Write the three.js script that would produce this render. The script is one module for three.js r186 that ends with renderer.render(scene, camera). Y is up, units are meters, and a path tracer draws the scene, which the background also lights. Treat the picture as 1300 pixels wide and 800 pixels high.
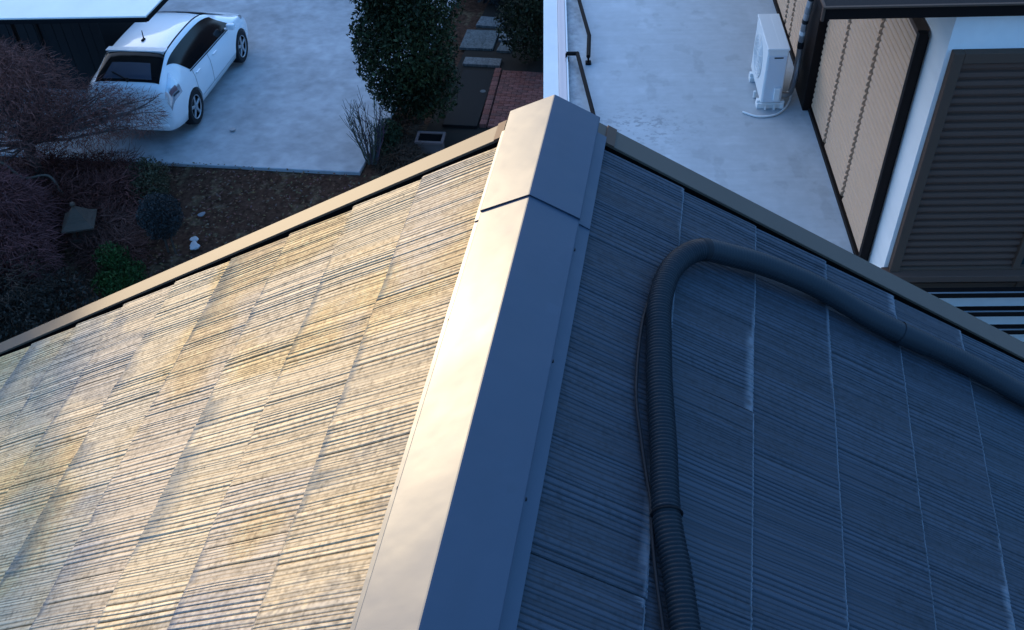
import * as THREE from 'three';
import { mergeGeometries } from 'three/addons/utils/BufferGeometryUtils.js';
import { RoundedBoxGeometry } from 'three/addons/geometries/RoundedBoxGeometry.js';
import { Brush, Evaluator, SUBTRACTION } from 'three-bvh-csg';

// ---------------------------------------------------------------- camera, sky, sun, exposure
const scene = new THREE.Scene();
const camera = new THREE.PerspectiveCamera(33.64, 1024 / 630, 0.05, 600);
camera.position.set(0.2426, 1.1116, 1.7622);
camera.rotation.set(-0.7794, 0.204, -0.0479, 'YXZ');
const renderer = new THREE.WebGLRenderer({ antialias: true });
renderer.toneMapping = THREE.LinearToneMapping;
renderer.toneMappingExposure = 2.3;
renderer.shadowMap.enabled = true;
renderer.shadowMap.type = THREE.PCFSoftShadowMap;

const SUN_EL = 8.6 * Math.PI / 180;
const sunDir = new THREE.Vector3(-0.725 * Math.cos(SUN_EL), Math.sin(SUN_EL), -0.689 * Math.cos(SUN_EL)).normalize();
{
  // late-afternoon clear sky: deep blue overhead and in the east, paler towards the horizon, warm round the low sun
  const W = 512, H = 256, d = new Float32Array(W * H * 4);
  const sm = (a, b, x) => { const t = Math.min(1, Math.max(0, (x - a) / (b - a))); return t * t * (3 - 2 * t); };
  const v = new THREE.Vector3();
  for (let j = 0; j < H; j++) for (let i = 0; i < W; i++) {
    const phi = ((i + 0.5) / W - 0.5) * 2 * Math.PI, el = ((j + 0.5) / H - 0.5) * Math.PI;
    v.set(Math.cos(el) * Math.cos(phi), Math.sin(el), Math.cos(el) * Math.sin(phi));
    const c = v.dot(sunDir), up = Math.max(0, Math.sin(el));
    const hz = Math.pow(1 - up, 3.0);
    let r = 0.075 + 0.08 * hz, g = 0.25 + 0.15 * hz, b = 0.62 + 0.14 * hz;
    const broad = Math.pow(Math.max(0, c), 2.2), core = Math.pow(Math.max(0, c), 14);
    r += 0.72 * broad + 1.0 * core; g += 0.70 * broad + 0.75 * core; b += 0.62 * broad + 0.42 * core;
    if (el < 0) { const k = sm(0, -0.25, el); r = r * (1 - k) + 0.10 * k; g = g * (1 - k) + 0.11 * k; b = b * (1 - k) + 0.13 * k; }
    const o = (j * W + i) * 4; d[o] = r; d[o + 1] = g; d[o + 2] = b; d[o + 3] = 1;
  }
  const t = new THREE.DataTexture(d, W, H, THREE.RGBAFormat, THREE.FloatType);
  t.mapping = THREE.EquirectangularReflectionMapping; t.magFilter = t.minFilter = THREE.LinearFilter; t.needsUpdate = true;
  scene.background = t; scene.environment = t;
  scene.backgroundIntensity = 1.0; scene.environmentIntensity = 1.0;
}
const sun = new THREE.DirectionalLight(new THREE.Color(1.0, 0.785, 0.49), 3.9);
sun.position.copy(sunDir).multiplyScalar(90);
sun.castShadow = true; sun.shadow.mapSize.set(4096, 4096); sun.shadow.radius = 1;
Object.assign(sun.shadow.camera, { left: -40, right: 40, top: 25, bottom: -25, near: 1, far: 200 });
scene.add(sun, sun.target);

// ---------------------------------------------------------------- helpers
function rng(seed) { let a = seed >>> 0; return () => { a = (a + 0x6D2B79F5) | 0; let t = Math.imul(a ^ (a >>> 15), 1 | a); t = (t + Math.imul(t ^ (t >>> 7), 61 | t)) ^ t; return ((t ^ (t >>> 14)) >>> 0) / 4294967296; }; }
const R0 = rng(77);
const rnd = (a, b, r = R0) => a + (b - a) * r();
const V3 = (x, y, z) => new THREE.Vector3(x, y, z);
const used = {};
function numbered(n) { const k = used[n] = (used[n] ?? -1) + 1; return k ? `${n}_${String(k).padStart(3, '0')}` : n; }
function merge(g) { if (!Array.isArray(g)) return g; if (g.length === 1) return g[0]; return mergeGeometries(g.map((x) => { let y = x.index ? x.toNonIndexed() : x; for (const k of Object.keys(y.attributes)) if (!['position', 'normal', 'uv', 'color'].includes(k)) y.deleteAttribute(k); return y; })); }
function obj(name, geo, mat, parent = scene) {
  const m = new THREE.Mesh(merge(geo), mat); m.name = parent === scene ? numbered(name) : name; m.castShadow = m.receiveShadow = true; parent.add(m); return m;
}
function tag(o, label, category, group) { o.userData.label = label; o.userData.category = category; if (group) o.userData.group = group; return o; }
function thing(name, label, category, pos = [0, 0, 0], turn = 0, group) {
  const o = new THREE.Group(); o.name = numbered(name); o.position.set(...pos); o.rotation.y = turn; scene.add(o); return tag(o, label, category, group);
}
function struct(name, geo, mat) { const m = obj(name, geo, mat); m.userData.kind = 'structure'; return m; }
function bx(w, h, d, x = 0, y = 0, z = 0, rad = 0, rot) {
  const g = rad ? new RoundedBoxGeometry(w, h, d, 2, Math.min(rad, w / 2.01, h / 2.01, d / 2.01)) : new THREE.BoxGeometry(w, h, d);
  if (rot) g.applyMatrix4(new THREE.Matrix4().makeRotationFromEuler(new THREE.Euler(...rot)));
  g.translate(x, y, z); return g;
}
function span(x0, x1, y0, y1, z0, z1, rad = 0) { return bx(x1 - x0, y1 - y0, z1 - z0, (x0 + x1) / 2, (y0 + y1) / 2, (z0 + z1) / 2, rad); }
function tube(pts, r, seg = 8, n) { const c = new THREE.CatmullRomCurve3(pts.map((p) => V3(...p)), false, 'centripetal'); return new THREE.TubeGeometry(c, n || pts.length * 6, r, seg, false); }
function rod(a, b, r0, r1 = r0, seg = 6) {
  const A = V3(...a), B = V3(...b), d = B.clone().sub(A), L = d.length(); const g = new THREE.CylinderGeometry(r1, r0, L, seg, 1);
  g.applyQuaternion(new THREE.Quaternion().setFromUnitVectors(V3(0, 1, 0), d.normalize())); g.translate((A.x + B.x) / 2, (A.y + B.y) / 2, (A.z + B.z) / 2); return g;
}
// extrude a closed profile (x,y) along z from z0 to z1
function prism(pts, z0, z1) { const s = new THREE.Shape(pts.map((p) => new THREE.Vector2(...p))); const g = new THREE.ExtrudeGeometry(s, { depth: z1 - z0, bevelEnabled: false, steps: 1 }); g.translate(0, 0, z0); return g; }
function metreUV(g, ax = 'x', ay = 'z', k = 1) { const p = g.attributes.position, u = g.attributes.uv; const get = { x: (i) => p.getX(i), y: (i) => p.getY(i), z: (i) => p.getZ(i) }; for (let i = 0; i < p.count; i++) u.setXY(i, get[ax](i) * k, get[ay](i) * k); return g; }
// tiling value noise
function noiseGrid(n, seed) { const r = rng(seed), a = new Float32Array(n * n); for (let i = 0; i < n * n; i++) a[i] = r(); return (u, v) => { u = (u % 1 + 1) % 1 * n; v = (v % 1 + 1) % 1 * n; const i = Math.floor(u), j = Math.floor(v); let f = u - i, g = v - j; f = f * f * (3 - 2 * f); g = g * g * (3 - 2 * g); const i1 = (i + 1) % n, j1 = (j + 1) % n, q = (x, y) => a[(y % n) * n + (x % n)]; return (q(i, j) * (1 - f) + q(i1, j) * f) * (1 - g) + (q(i, j1) * (1 - f) + q(i1, j1) * f) * g; }; }
function fbm(seed, base = 4, oct = 5) { const ns = []; for (let o = 0; o < oct; o++) ns.push(noiseGrid(base << o, seed + o * 13)); return (u, v) => { let s = 0, a = 0.5, t = 0; for (const n of ns) { s += a * n(u, v); t += a; a *= 0.55; } return s / t; }; }
function tex(w, h, fn, color = true, rep = 1) {
  const d = new Uint8Array(w * h * 4); const enc = (c) => color ? (c <= 0.0031308 ? 12.92 * c : 1.055 * Math.pow(c, 1 / 2.4) - 0.055) : c;
  for (let j = 0; j < h; j++) for (let i = 0; i < w; i++) { const c = fn((i + 0.5) / w, (j + 0.5) / h); const o = (j * w + i) * 4; for (let k = 0; k < 3; k++) d[o + k] = Math.max(0, Math.min(255, Math.round(255 * enc(Array.isArray(c) ? c[k] : c)))); d[o + 3] = 255; }
  const t = new THREE.DataTexture(d, w, h, THREE.RGBAFormat); t.wrapS = t.wrapT = THREE.RepeatWrapping; t.magFilter = THREE.LinearFilter; t.minFilter = THREE.LinearMipmapLinearFilter; t.generateMipmaps = true; t.repeat.set(rep, rep); if (color) t.colorSpace = THREE.SRGBColorSpace; t.needsUpdate = true; return t;
}
const lin = (r, g, b) => new THREE.Color().setRGB(r, g, b);
function mat(c, rough = 0.7, metal = 0, o = {}) { return new THREE.MeshPhysicalMaterial({ color: lin(...c), roughness: rough, metalness: metal, specularIntensity: rough > 0.85 ? 0.15 : 0.5, ...o }); }
const clamp = (x, a = 0, b = 1) => Math.min(b, Math.max(a, x));
const mix = (a, b, t) => a + (b - a) * t;
const smooth = (a, b, x) => { const t = clamp((x - a) / (b - a)); return t * t * (3 - 2 * t); };

// ---------------------------------------------------------------- materials
const F1 = fbm(11, 4, 5), F2 = fbm(29, 8, 5), F3 = fbm(51, 32, 3), F4 = fbm(83, 3, 5);
const speckle = tex(512, 512, (u, v) => { const a = F3(u, v), b = F2(u, v), s = F3(u * 2 + 0.3, v * 2); const k = 0.72 + 0.55 * (a - 0.5) + 0.45 * (b - 0.5) + (s > 0.66 ? -0.25 : 0) + (s < 0.36 ? 0.12 : 0); return [k, k * 0.99, k * 0.97]; });
const roughMap = tex(256, 256, (u, v) => { const k = 0.72 + 0.5 * (F2(u, v) - 0.5) + 0.5 * (F3(u, v) - 0.5); return [k, k, k]; }, false);
const bumpFine = tex(256, 256, (u, v) => F3(u, v) * 0.6 + F2(u * 2, v * 2) * 0.4, false);
const M = {};
const FG = noiseGrid(512, 907), FH = noiseGrid(288, 911), FS = noiseGrid(96, 919), FB = fbm(937, 5, 4), FC = fbm(953, 7, 4), FD = fbm(971, 3, 3);
const slateMap = tex(1536, 1536, (u, v) => {
  // fine grit, streaks running down the slope, then golden, grey and pale weathering in wide patches
  let k = 0.92 + 0.42 * (FG(u, v) - 0.5) + 0.34 * (FH(u + 0.1, v) - 0.5) + 0.22 * (FS(u * 2, v) - 0.5) + 0.16 * (FC(u, v) - 0.5);
  if (FH(u, v + 0.3) > 0.86) k *= 0.72;
  const y = smooth(0.46, 0.62, FB(u, v)), g = smooth(0.55, 0.68, FC(u * 1 + 0.37, v * 1)), p = smooth(0.5, 0.7, FD(u, v + 0.5));
  const c = [1 - 0.01 * y - 0.30 * g, 1 - 0.12 * y - 0.25 * g, 1 - 0.34 * y - 0.12 * g]; return c.map((q) => k * (q + 0.05 * p));
});
const bumpGrit = tex(512, 512, (u, v) => FG(u, v) * 0.6 + FH(u, v) * 0.4, false);
const slateMat = (c, rough, spec = 1) => new THREE.MeshPhysicalMaterial({ color: lin(...c), roughness: rough, vertexColors: true, map: slateMap, bumpMap: bumpGrit, bumpScale: 0.0004, ior: 1.5, specularIntensity: spec });
const darkMap = tex(1024, 1024, (u, v) => { const k = 0.95 + 0.40 * (FG(u, v) - 0.5) + 0.34 * (FH(u + 0.1, v) - 0.5) + 0.30 * (FS(u * 2, v) - 0.5) + 0.22 * (FC(u, v) - 0.5) + 0.30 * smooth(0.6, 0.75, FB(u, v)); return [k, k * 0.99, k * 0.98]; });
M.slateSunlit = [[0.45, 0.355, 0.235], [0.47, 0.37, 0.235], [0.43, 0.35, 0.24], [0.42, 0.335, 0.235], [0.46, 0.355, 0.22]].map((c) => slateMat(c, 0.9, 0.6));  // sunlit slope: weathered tan, with the sunlight also put into its base colour
M.slateShaded = [[0.022, 0.030, 0.040], [0.025, 0.031, 0.041], [0.020, 0.029, 0.041], [0.023, 0.029, 0.039]].map((c) => { const m = slateMat(c, 0.7, 0.8); m.map = darkMap; return m; });  // shaded slope: same slate near black, shade put into its base colour
const capMap = tex(1024, 1024, (u, v) => { let k = 0.92 + 0.22 * (F1(u, v) - 0.5) + 0.06 * (F3(u, v) - 0.5) + 0.10 * (F2(u * 3, v) - 0.5); const s = F2(u + 0.3, v * 2 + 0.2); k += 0.55 * smooth(0.66, 0.8, s) * (F3(u * 2, v) - 0.35); return [k, k, k]; });
const capBump = tex(256, 256, (u, v) => F1(u, v) * 0.8 + F2(u, v) * 0.2, false);
M.cap = new THREE.MeshPhysicalMaterial({ color: lin(0.030, 0.045, 0.070), roughness: 0.62, ior: 1.56, map: capMap, bumpMap: capBump, bumpScale: 0.004, roughnessMap: tex(256, 256, (u, v) => { const k = 0.85 + 0.3 * (F1(u, v) - 0.5); return [k, k, k]; }, false) });
M.trim = new THREE.MeshPhysicalMaterial({ color: lin(0.088, 0.062, 0.042), roughness: 0.68, ior: 1.45, map: capMap });
M.screw = mat([0.03, 0.03, 0.035], 0.5, 0.6);
M.board = mat([0.09, 0.07, 0.05], 0.9);
M.felt = mat([0.006, 0.006, 0.006], 1.0, 0, { specularIntensity: 0 });
M.stucco = mat([0.42, 0.40, 0.36], 0.9, 0, { bumpMap: bumpFine, bumpScale: 0.003 });
M.hose = mat([0.018, 0.021, 0.025], 0.5, 0, { specularIntensity: 0.4 });
M.rubber = mat([0.012, 0.012, 0.014], 0.7);
M.black = mat([0.008, 0.008, 0.009], 0.7, 0, { specularIntensity: 0.2 });
M.brownMetal = mat([0.012, 0.008, 0.007], 0.6, 0, { specularIntensity: 0.2 });
M.brownTrim = mat([0.105, 0.064, 0.045], 0.6, 0, { specularIntensity: 0.15 });
M.shutter = mat([0.115, 0.066, 0.048], 0.6, 0, { specularIntensity: 0.12 });
M.beige = mat([0.56, 0.365, 0.235], 0.6, 0, { roughnessMap: roughMap });
M.whiteWall = mat([0.88, 0.85, 0.80], 0.85, 0, { map: tex(256, 256, (u, v) => { const k = 0.92 + 0.14 * (F1(u, v) - 0.5) + 0.06 * (F3(u, v) - 0.5); return k; }), bumpMap: bumpFine, bumpScale: 0.002 });
M.white = mat([0.72, 0.74, 0.73], 0.45);
M.grey = mat([0.25, 0.26, 0.27], 0.5, 0.2);
M.paleMetal = mat([0.45, 0.42, 0.44], 0.38, 0.5);
M.glass = new THREE.MeshPhysicalMaterial({ color: lin(0.02, 0.03, 0.035), roughness: 0.06, metalness: 0, specularIntensity: 1 });
M.soil = mat([1, 1, 1], 0.98, 0, { map: tex(512, 512, (u, v) => { const a = F1(u, v), b = F3(u, v), c = F2(u, v); const k = 0.45 + 0.9 * (b - 0.3) + 0.5 * (a - 0.5); const g = smooth(0.52, 0.7, c); return [mix(0.066, 0.115, g) * k, mix(0.034, 0.078, g) * k, mix(0.022, 0.046, g) * k]; }), bumpMap: bumpFine, bumpScale: 0.03 });
M.concrete = mat([1, 1, 1], 0.8, 0, { map: tex(1024, 1024, (u, v) => { const a = F4(u, v), b = F3(u, v), c = F2(u, v), st = F1(u * 1, v * 1); let k = 0.31 + 0.16 * (a - 0.5) + 0.10 * (c - 0.5) + 0.14 * (b - 0.5); const w = smooth(0.58, 0.75, st); k += 0.05 * w; return [k * 0.98, k, k * 1.02]; }), bumpMap: bumpFine, bumpScale: 0.003 });

// ---------------------------------------------------------------- the setting: ground, driveway, path
const groundY = (z) => z < -12.2 ? Math.max(-9.9 + (z + 12.2) * 0.108, -12.6) : -9.9;
{
  const xs = [-400, -120, -40, -24], zs = [400, 60, 6, 0];
  for (let x = -20; x <= 8; x += 0.5) xs.push(x); xs.push(12, 20, 40, 120, 400);
  for (let z = -6; z >= -26; z -= 0.4) zs.push(z); zs.push(-34, -37.3, -60, -140, -400);
  const p = [], uv = [], idx = [], q = fbm(5, 8, 4);
  for (const z of zs) for (const x of xs) { const near = Math.abs(x) < 21 && z < 0 && z > -27; p.push(x, groundY(z) - 0.06 + (near ? 0.09 * (q(x * 0.06, z * 0.06) - 0.5) : 0), z); uv.push(x * 0.55, z * 0.55); }
  const n = xs.length; for (let j = 0; j < zs.length - 1; j++) for (let i = 0; i < n - 1; i++) { const a = j * n + i; idx.push(a, a + 1, a + n, a + 1, a + n + 1, a + n); }
  const g = new THREE.BufferGeometry(); g.setAttribute('position', new THREE.Float32BufferAttribute(p, 3)); g.setAttribute('uv', new THREE.Float32BufferAttribute(uv, 2)); g.setIndex(idx); g.computeVertexNormals();
  struct('ground', g, M.soil);
}
{
  // driveway slab: near edge, then down the slope away from the house, a real step above the soil
  const edge = [[-20, -11.70], [-9.09, -12.15], [-5.31, -12.36], [-5.25, -24], [-20, -24]];
  const sh = new THREE.Shape(edge.map(([x, z]) => new THREE.Vector2(x, -z)));
  const g = new THREE.ExtrudeGeometry(sh, { depth: 0.14, bevelEnabled: true, bevelSize: 0.012, bevelThickness: 0.012, bevelSegments: 1 });
  g.rotateX(-Math.PI / 2); const p = g.attributes.position;
  // shear the slab onto the falling ground
  for (let i = 0; i < p.count; i++) p.setY(i, p.getY(i) - 0.168 + (-9.9 + (p.getZ(i) + 12.2) * 0.108));
  g.computeVertexNormals(); metreUV(g, 'x', 'z', 0.17);
  const d = struct('driveway', g, M.concrete);
  obj('drain_cover', rod([-8.1, groundY(-13.45) + 0.012, -13.45], [-8.1, groundY(-13.45) + 0.03, -13.45], 0.055, 0.05, 14), M.grey, d);
  obj('drain_cover', rod([-6.6, groundY(-18.3) + 0.012, -18.3], [-6.6, groundY(-18.3) + 0.03, -18.3], 0.07, 0.06, 14), M.grey, d);
}

// ---------------------------------------------------------------- our house: slate roof with metal ridge cap
const house = thing('house', 'foreground house with grooved slate roof, sunlit on one slope, and folded metal ridge cap', 'house');
const TH_L = 0.5266, TH_R = 0.4831;
function slope(th, left) {
  const g = new THREE.Object3D(); const s = left ? -1 : 1;
  const X = V3(s * Math.cos(th), -Math.sin(th), 0), Y = V3(s * Math.sin(th), Math.cos(th), 0), Z = V3(0, 0, s);
  g.matrix.makeBasis(X, Y, Z); g.matrix.decompose(g.position, g.quaternion, g.scale); return g;
}
// a slate: s down the slope 0..L, y up, z along the ridge; grooves run down the slope
const slateCache = {};
function slateGeo(left, w, L, variant) {
  const key = [left, w.toFixed(3), L.toFixed(3), variant].join(); if (slateCache[key]) return slateCache[key];
  const r = rng(variant * 131 + Math.round(w * 1000) + (left ? 7 : 3) + Math.round(L * 977)); const T = 0.0065;
  const cols = []; let z = -w / 2;
  const ph = [r() * 9, r() * 9, r() * 9];
  while (z < w / 2 - 0.003) {
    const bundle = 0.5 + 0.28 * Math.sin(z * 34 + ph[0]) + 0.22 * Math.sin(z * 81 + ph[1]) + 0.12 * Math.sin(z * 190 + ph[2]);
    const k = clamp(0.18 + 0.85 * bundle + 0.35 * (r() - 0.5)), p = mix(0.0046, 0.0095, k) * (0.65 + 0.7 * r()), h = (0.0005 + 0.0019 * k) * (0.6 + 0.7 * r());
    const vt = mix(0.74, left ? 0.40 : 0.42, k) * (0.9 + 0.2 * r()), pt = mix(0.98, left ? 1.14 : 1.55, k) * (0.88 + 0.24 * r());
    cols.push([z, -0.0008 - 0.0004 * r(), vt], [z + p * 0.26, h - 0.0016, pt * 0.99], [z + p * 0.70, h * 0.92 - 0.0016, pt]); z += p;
    if (r() < 0.06 * k + 0.01) { cols.push([z, -0.0018, vt * 0.8], [z + 0.0013, -0.0018, vt * 0.8]); z += 0.0016; }
  }
  cols.push([w / 2, -0.001, 0.7]);
  cols[0][0] = -w / 2; cols[cols.length - 1][0] = w / 2;
  const rows = [0, 0.33, 0.66].map((k) => k * L).concat([L - 0.022, L - 0.010, L - 0.005, L - 0.0012, L]);
  const n = cols.length, pos = [], col = [], uv = [], idx = [], ou = r() * 3, ov = r() * 3;
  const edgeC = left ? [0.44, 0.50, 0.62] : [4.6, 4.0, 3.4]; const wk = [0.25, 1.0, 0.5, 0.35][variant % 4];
  const wear = []; let wv = 0.006; for (let i = 0; i < n; i++) { wv = clamp(wv + (r() - 0.5) * 0.0034, 0.001, 0.017); wear.push(wv * wk * (left ? 1.5 : 1.1) * (0.25 + 1.5 * smooth(0.3, 0.8, 0.5 + 0.5 * Math.sin(i * 0.021 + variant * 2.1)))); }
  const wob = [r() * 6, r() * 6, r() * 6];
  rows.forEach((s, j) => cols.forEach(([cz, lv, tone], i) => {
    const fade = s > L - 0.004 ? 0.0012 : 0; const dz = (i === 0 || i === n - 1) ? 0 : 0.0008 * Math.sin(s * 17 + wob[0] + cz * 9) + 0.0004 * Math.sin(s * 50 + cz * 40 + wob[1]);
    const ds = j >= rows.length - 2 ? -0.0035 * wear[i] / 0.017 - 0.001 * ((i * 7) % 5) / 5 : 0;
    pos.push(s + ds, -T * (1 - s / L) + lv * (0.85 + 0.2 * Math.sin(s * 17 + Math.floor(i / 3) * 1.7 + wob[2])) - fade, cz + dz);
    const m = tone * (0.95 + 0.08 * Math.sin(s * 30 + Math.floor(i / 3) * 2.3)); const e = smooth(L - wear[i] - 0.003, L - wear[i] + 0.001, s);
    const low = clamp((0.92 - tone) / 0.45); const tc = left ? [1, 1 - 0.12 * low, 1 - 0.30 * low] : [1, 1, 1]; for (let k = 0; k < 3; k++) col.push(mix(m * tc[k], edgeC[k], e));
    uv.push((cz + ou) * 1.3, (s + ov) * 1.3 * 0.5);
  }));
  for (let j = 0; j < rows.length - 1; j++) for (let i = 0; i < n - 1; i++) { const a = j * n + i; idx.push(a, a + 1, a + n, a + 1, a + n + 1, a + n); }
  // butt edge and the two side edges
  const skirt = (list, dx) => { const b = pos.length / 3; list.forEach((a) => { for (let k = 0; k < 2; k++) { pos.push(pos[a * 3] + (k ? dx : 0), pos[a * 3 + 1] - (k ? 0.0062 : 0), pos[a * 3 + 2]); for (let c = 0; c < 3; c++) col.push(edgeC[c] * 0.8); uv.push(uv[a * 2], uv[a * 2 + 1]); } }); for (let i = 0; i < list.length - 1; i++) { const a = b + i * 2; idx.push(a, a + 2, a + 1, a + 2, a + 3, a + 1); } };
  skirt(cols.map((_, i) => (rows.length - 1) * n + i), -0.001); skirt(rows.map((_, j) => j * n).reverse(), 0); skirt(rows.map((_, j) => j * n + n - 1), 0);
  const g = new THREE.BufferGeometry(); g.setAttribute('position', new THREE.Float32BufferAttribute(pos, 3)); g.setAttribute('color', new THREE.Float32BufferAttribute(col, 3)); g.setAttribute('uv', new THREE.Float32BufferAttribute(uv, 2)); g.setIndex(idx); const gf = g.toNonIndexed(); gf.computeVertexNormals();
  return slateCache[key] = gf;
}
function roofSlope(left) {
  const th = left ? TH_L : TH_R, base = slope(th, left), E = left ? 0.182 : 0.1662, s0 = left ? 0.3036 : 0.29, z0 = left ? 0.146 : 0.140, sg = left ? -1 : 1;
  const n = left ? 15 : 16, sEnd = s0 + E * (n - 1) + 0.03, zEnd = 3.4;
  // sheathing with roofing felt on top; slates are its children
  const sheath = obj('roof_slope', [bx(sEnd - 0.03, 0.022, zEnd - 0.11, (sEnd + 0.03) / 2, -0.036, sg * (zEnd + 0.11) / 2)], M.felt, house);
  sheath.position.copy(base.position); sheath.quaternion.copy(base.quaternion);
  const r = rng(left ? 401 : 402); const mats = left ? M.slateSunlit : M.slateShaded;
  for (let k = 0; k < n; k++) {
    const lo = s0 + E * k, L = k === 0 ? s0 - 0.03 : E + 0.035;
    const first = left ? (k % 2 ? 0.866 : 0.508) : (k % 2 ? 0.62 : 1.03);
    let a = z0; const ends = []; for (let e = first; e < zEnd + 0.9; e += 0.91) ends.push(e);
    ends.forEach((e, i) => {
      const w = e - a - 0.0015; const src = slateGeo(left, Math.round(w * 200) / 200 - 0.001, L, i ? (k * 3 + i) % 6 : 10 + (k % 4)), geo = new THREE.BufferGeometry(); for (const nm of ['position', 'normal', 'color']) geo.setAttribute(nm, src.attributes[nm]);
      { const sp = src.attributes.position, uvs = new Float32Array(sp.count * 2), oz = (a + e) / 2 + (left ? 0 : 0.71), os = lo - L + 0.006 * (r() - 0.5); for (let q = 0; q < sp.count; q++) { uvs[q * 2] = (sp.getZ(q) * sg + oz) * 0.52; uvs[q * 2 + 1] = (sp.getX(q) + os) * 0.52; } geo.setAttribute('uv', new THREE.BufferAttribute(uvs, 2)); }
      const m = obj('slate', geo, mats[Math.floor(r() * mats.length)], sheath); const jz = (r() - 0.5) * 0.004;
      m.position.set(lo - L + (r() - 0.5) * 0.003, (r() - 0.5) * 0.0010, sg * ((a + e) / 2) + jz * (i ? 1 : 0.3)); m.rotation.y = (r() - 0.5) * 0.004; a = e;
    });
  }
  // verge trim: folded metal along the gable end, top face, drop face and inner lip
  const q = obj('verge_trim', [bx(sEnd - 0.08, 0.003, 0.052, (sEnd + 0.08) / 2, -0.001, sg * 0.1), bx(sEnd - 0.08, 0.075, 0.003, (sEnd + 0.08) / 2, -0.0385, sg * 0.0745), bx(sEnd - 0.08, 0.004, 0.003, (sEnd + 0.08) / 2, -0.0022, sg * 0.1255)].map((g) => metreUV(g, 'x', 'z', 0.9)), M.trim, house);
  q.position.copy(base.position); q.quaternion.copy(base.quaternion);
  obj('gap_shade', bx(sEnd - 0.08, 0.02, 0.004, (sEnd + 0.08) / 2, -0.0145, sg * 0.1235), M.felt, q);  // black strip painting the shade inside the gap beside the slates
  obj('flashing', bx(0.02, 0.004, 0.056, 0.122, 0.0012, sg * 0.1), M.brownTrim, q);
  const gut = obj('barge_board', [bx(sEnd - 0.05, 0.14, 0.024, (sEnd + 0.05) / 2, -0.13, sg * 0.10)], M.brownTrim, house); gut.position.copy(base.position); gut.quaternion.copy(base.quaternion);
  return base;
}
const baseL = roofSlope(true), baseR = roofSlope(false);
{
  // ridge cap: folded sheet pieces, the far one lapping over the near one
  const hc = 0.0227, w = 0.0842, yf = hc - w * Math.tan(0.4679);
  const rc = new THREE.Group(); rc.name = 'ridge_cap'; house.add(rc);
  const cap = (z0, z1, up, dx) => {
    const W = w + dx, y = yf + up - dx * 0.3, t = 0.0016;
    const out = [[-W + 0.004, y - 0.012], [-W - 0.0015, y - 0.002], [-W, y], [-0.0022, hc + up - 0.0008], [0, hc + up], [0.0022, hc + up - 0.0008], [W, y], [W + 0.0015, y - 0.002], [W - 0.004, y - 0.012]];
    const inn = out.map(([x, yy]) => [x * 0.985, yy - t]).reverse(); return metreUV(prism(out.concat(inn), z0, z1), 'x', 'z', 1.1);
  };
  obj('cap_piece', cap(0.3825, 2.9, 0, 0), M.cap, rc);
  obj('cap_piece', cap(0.0945, 0.3986, 0.0034, 0.0012), M.cap, rc);
  // flat flashing strips showing below the fold on each side, with their own lap
  const strip = (left, z0, z1, up, ext) => { const th = left ? TH_L : TH_R, s = left ? -1 : 1; const P = (d, h) => [s * (d * Math.cos(th) + h * Math.sin(th)), -d * Math.sin(th) + h * Math.cos(th)]; const pts = [P(0.06, 0.006 + up), P(0.1115 + ext, 0.0045 + up), P(0.1125 + ext, 0.001 + up), P(0.1115 + ext, 0.0006 + up), P(0.06, 0.003 + up)]; return metreUV(prism(left ? pts.reverse() : pts, z0, z1), 'x', 'z', 1.3); };
  for (const l of [true, false]) { obj('flashing_strip', strip(l, 0.376, 2.9, 0.001, 0.001), M.cap, rc); obj('flashing_strip', strip(l, 0.118, 0.3915, 0.0032, 0.000), M.cap, rc); }
  // timber under the cap, seen only at the end
  obj('ridge_board', [span(-0.075, -0.012, -0.046, -0.024, 0.115, 2.8), span(0.012, 0.075, -0.046, -0.024, 0.115, 2.8)], M.board, rc);
  for (const [x, z] of [[0.0838, 0.7229], [0.0838, 0.9725], [0.0838, 0.47], [-0.0838, 0.66], [-0.0838, 0.98], [0.0838, 1.35], [-0.0838, 1.4]]) {
    const s = Math.sign(x); obj('screw', [rod([x, yf - 0.006, z], [x + s * 0.0035, yf - 0.0055, z], 0.0032, 0.0026, 8)], M.screw, rc);
  }
  // walls below the eaves
  const shp = [[-2.35, -10.2], [2.35, -10.2], [2.35, -1.42], [0, -0.15], [-2.35, -1.5]];
  obj('wall', metreUV(prism(shp, 0.42, 3.3), 'x', 'y', 0.4), M.stucco, house);
}

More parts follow.
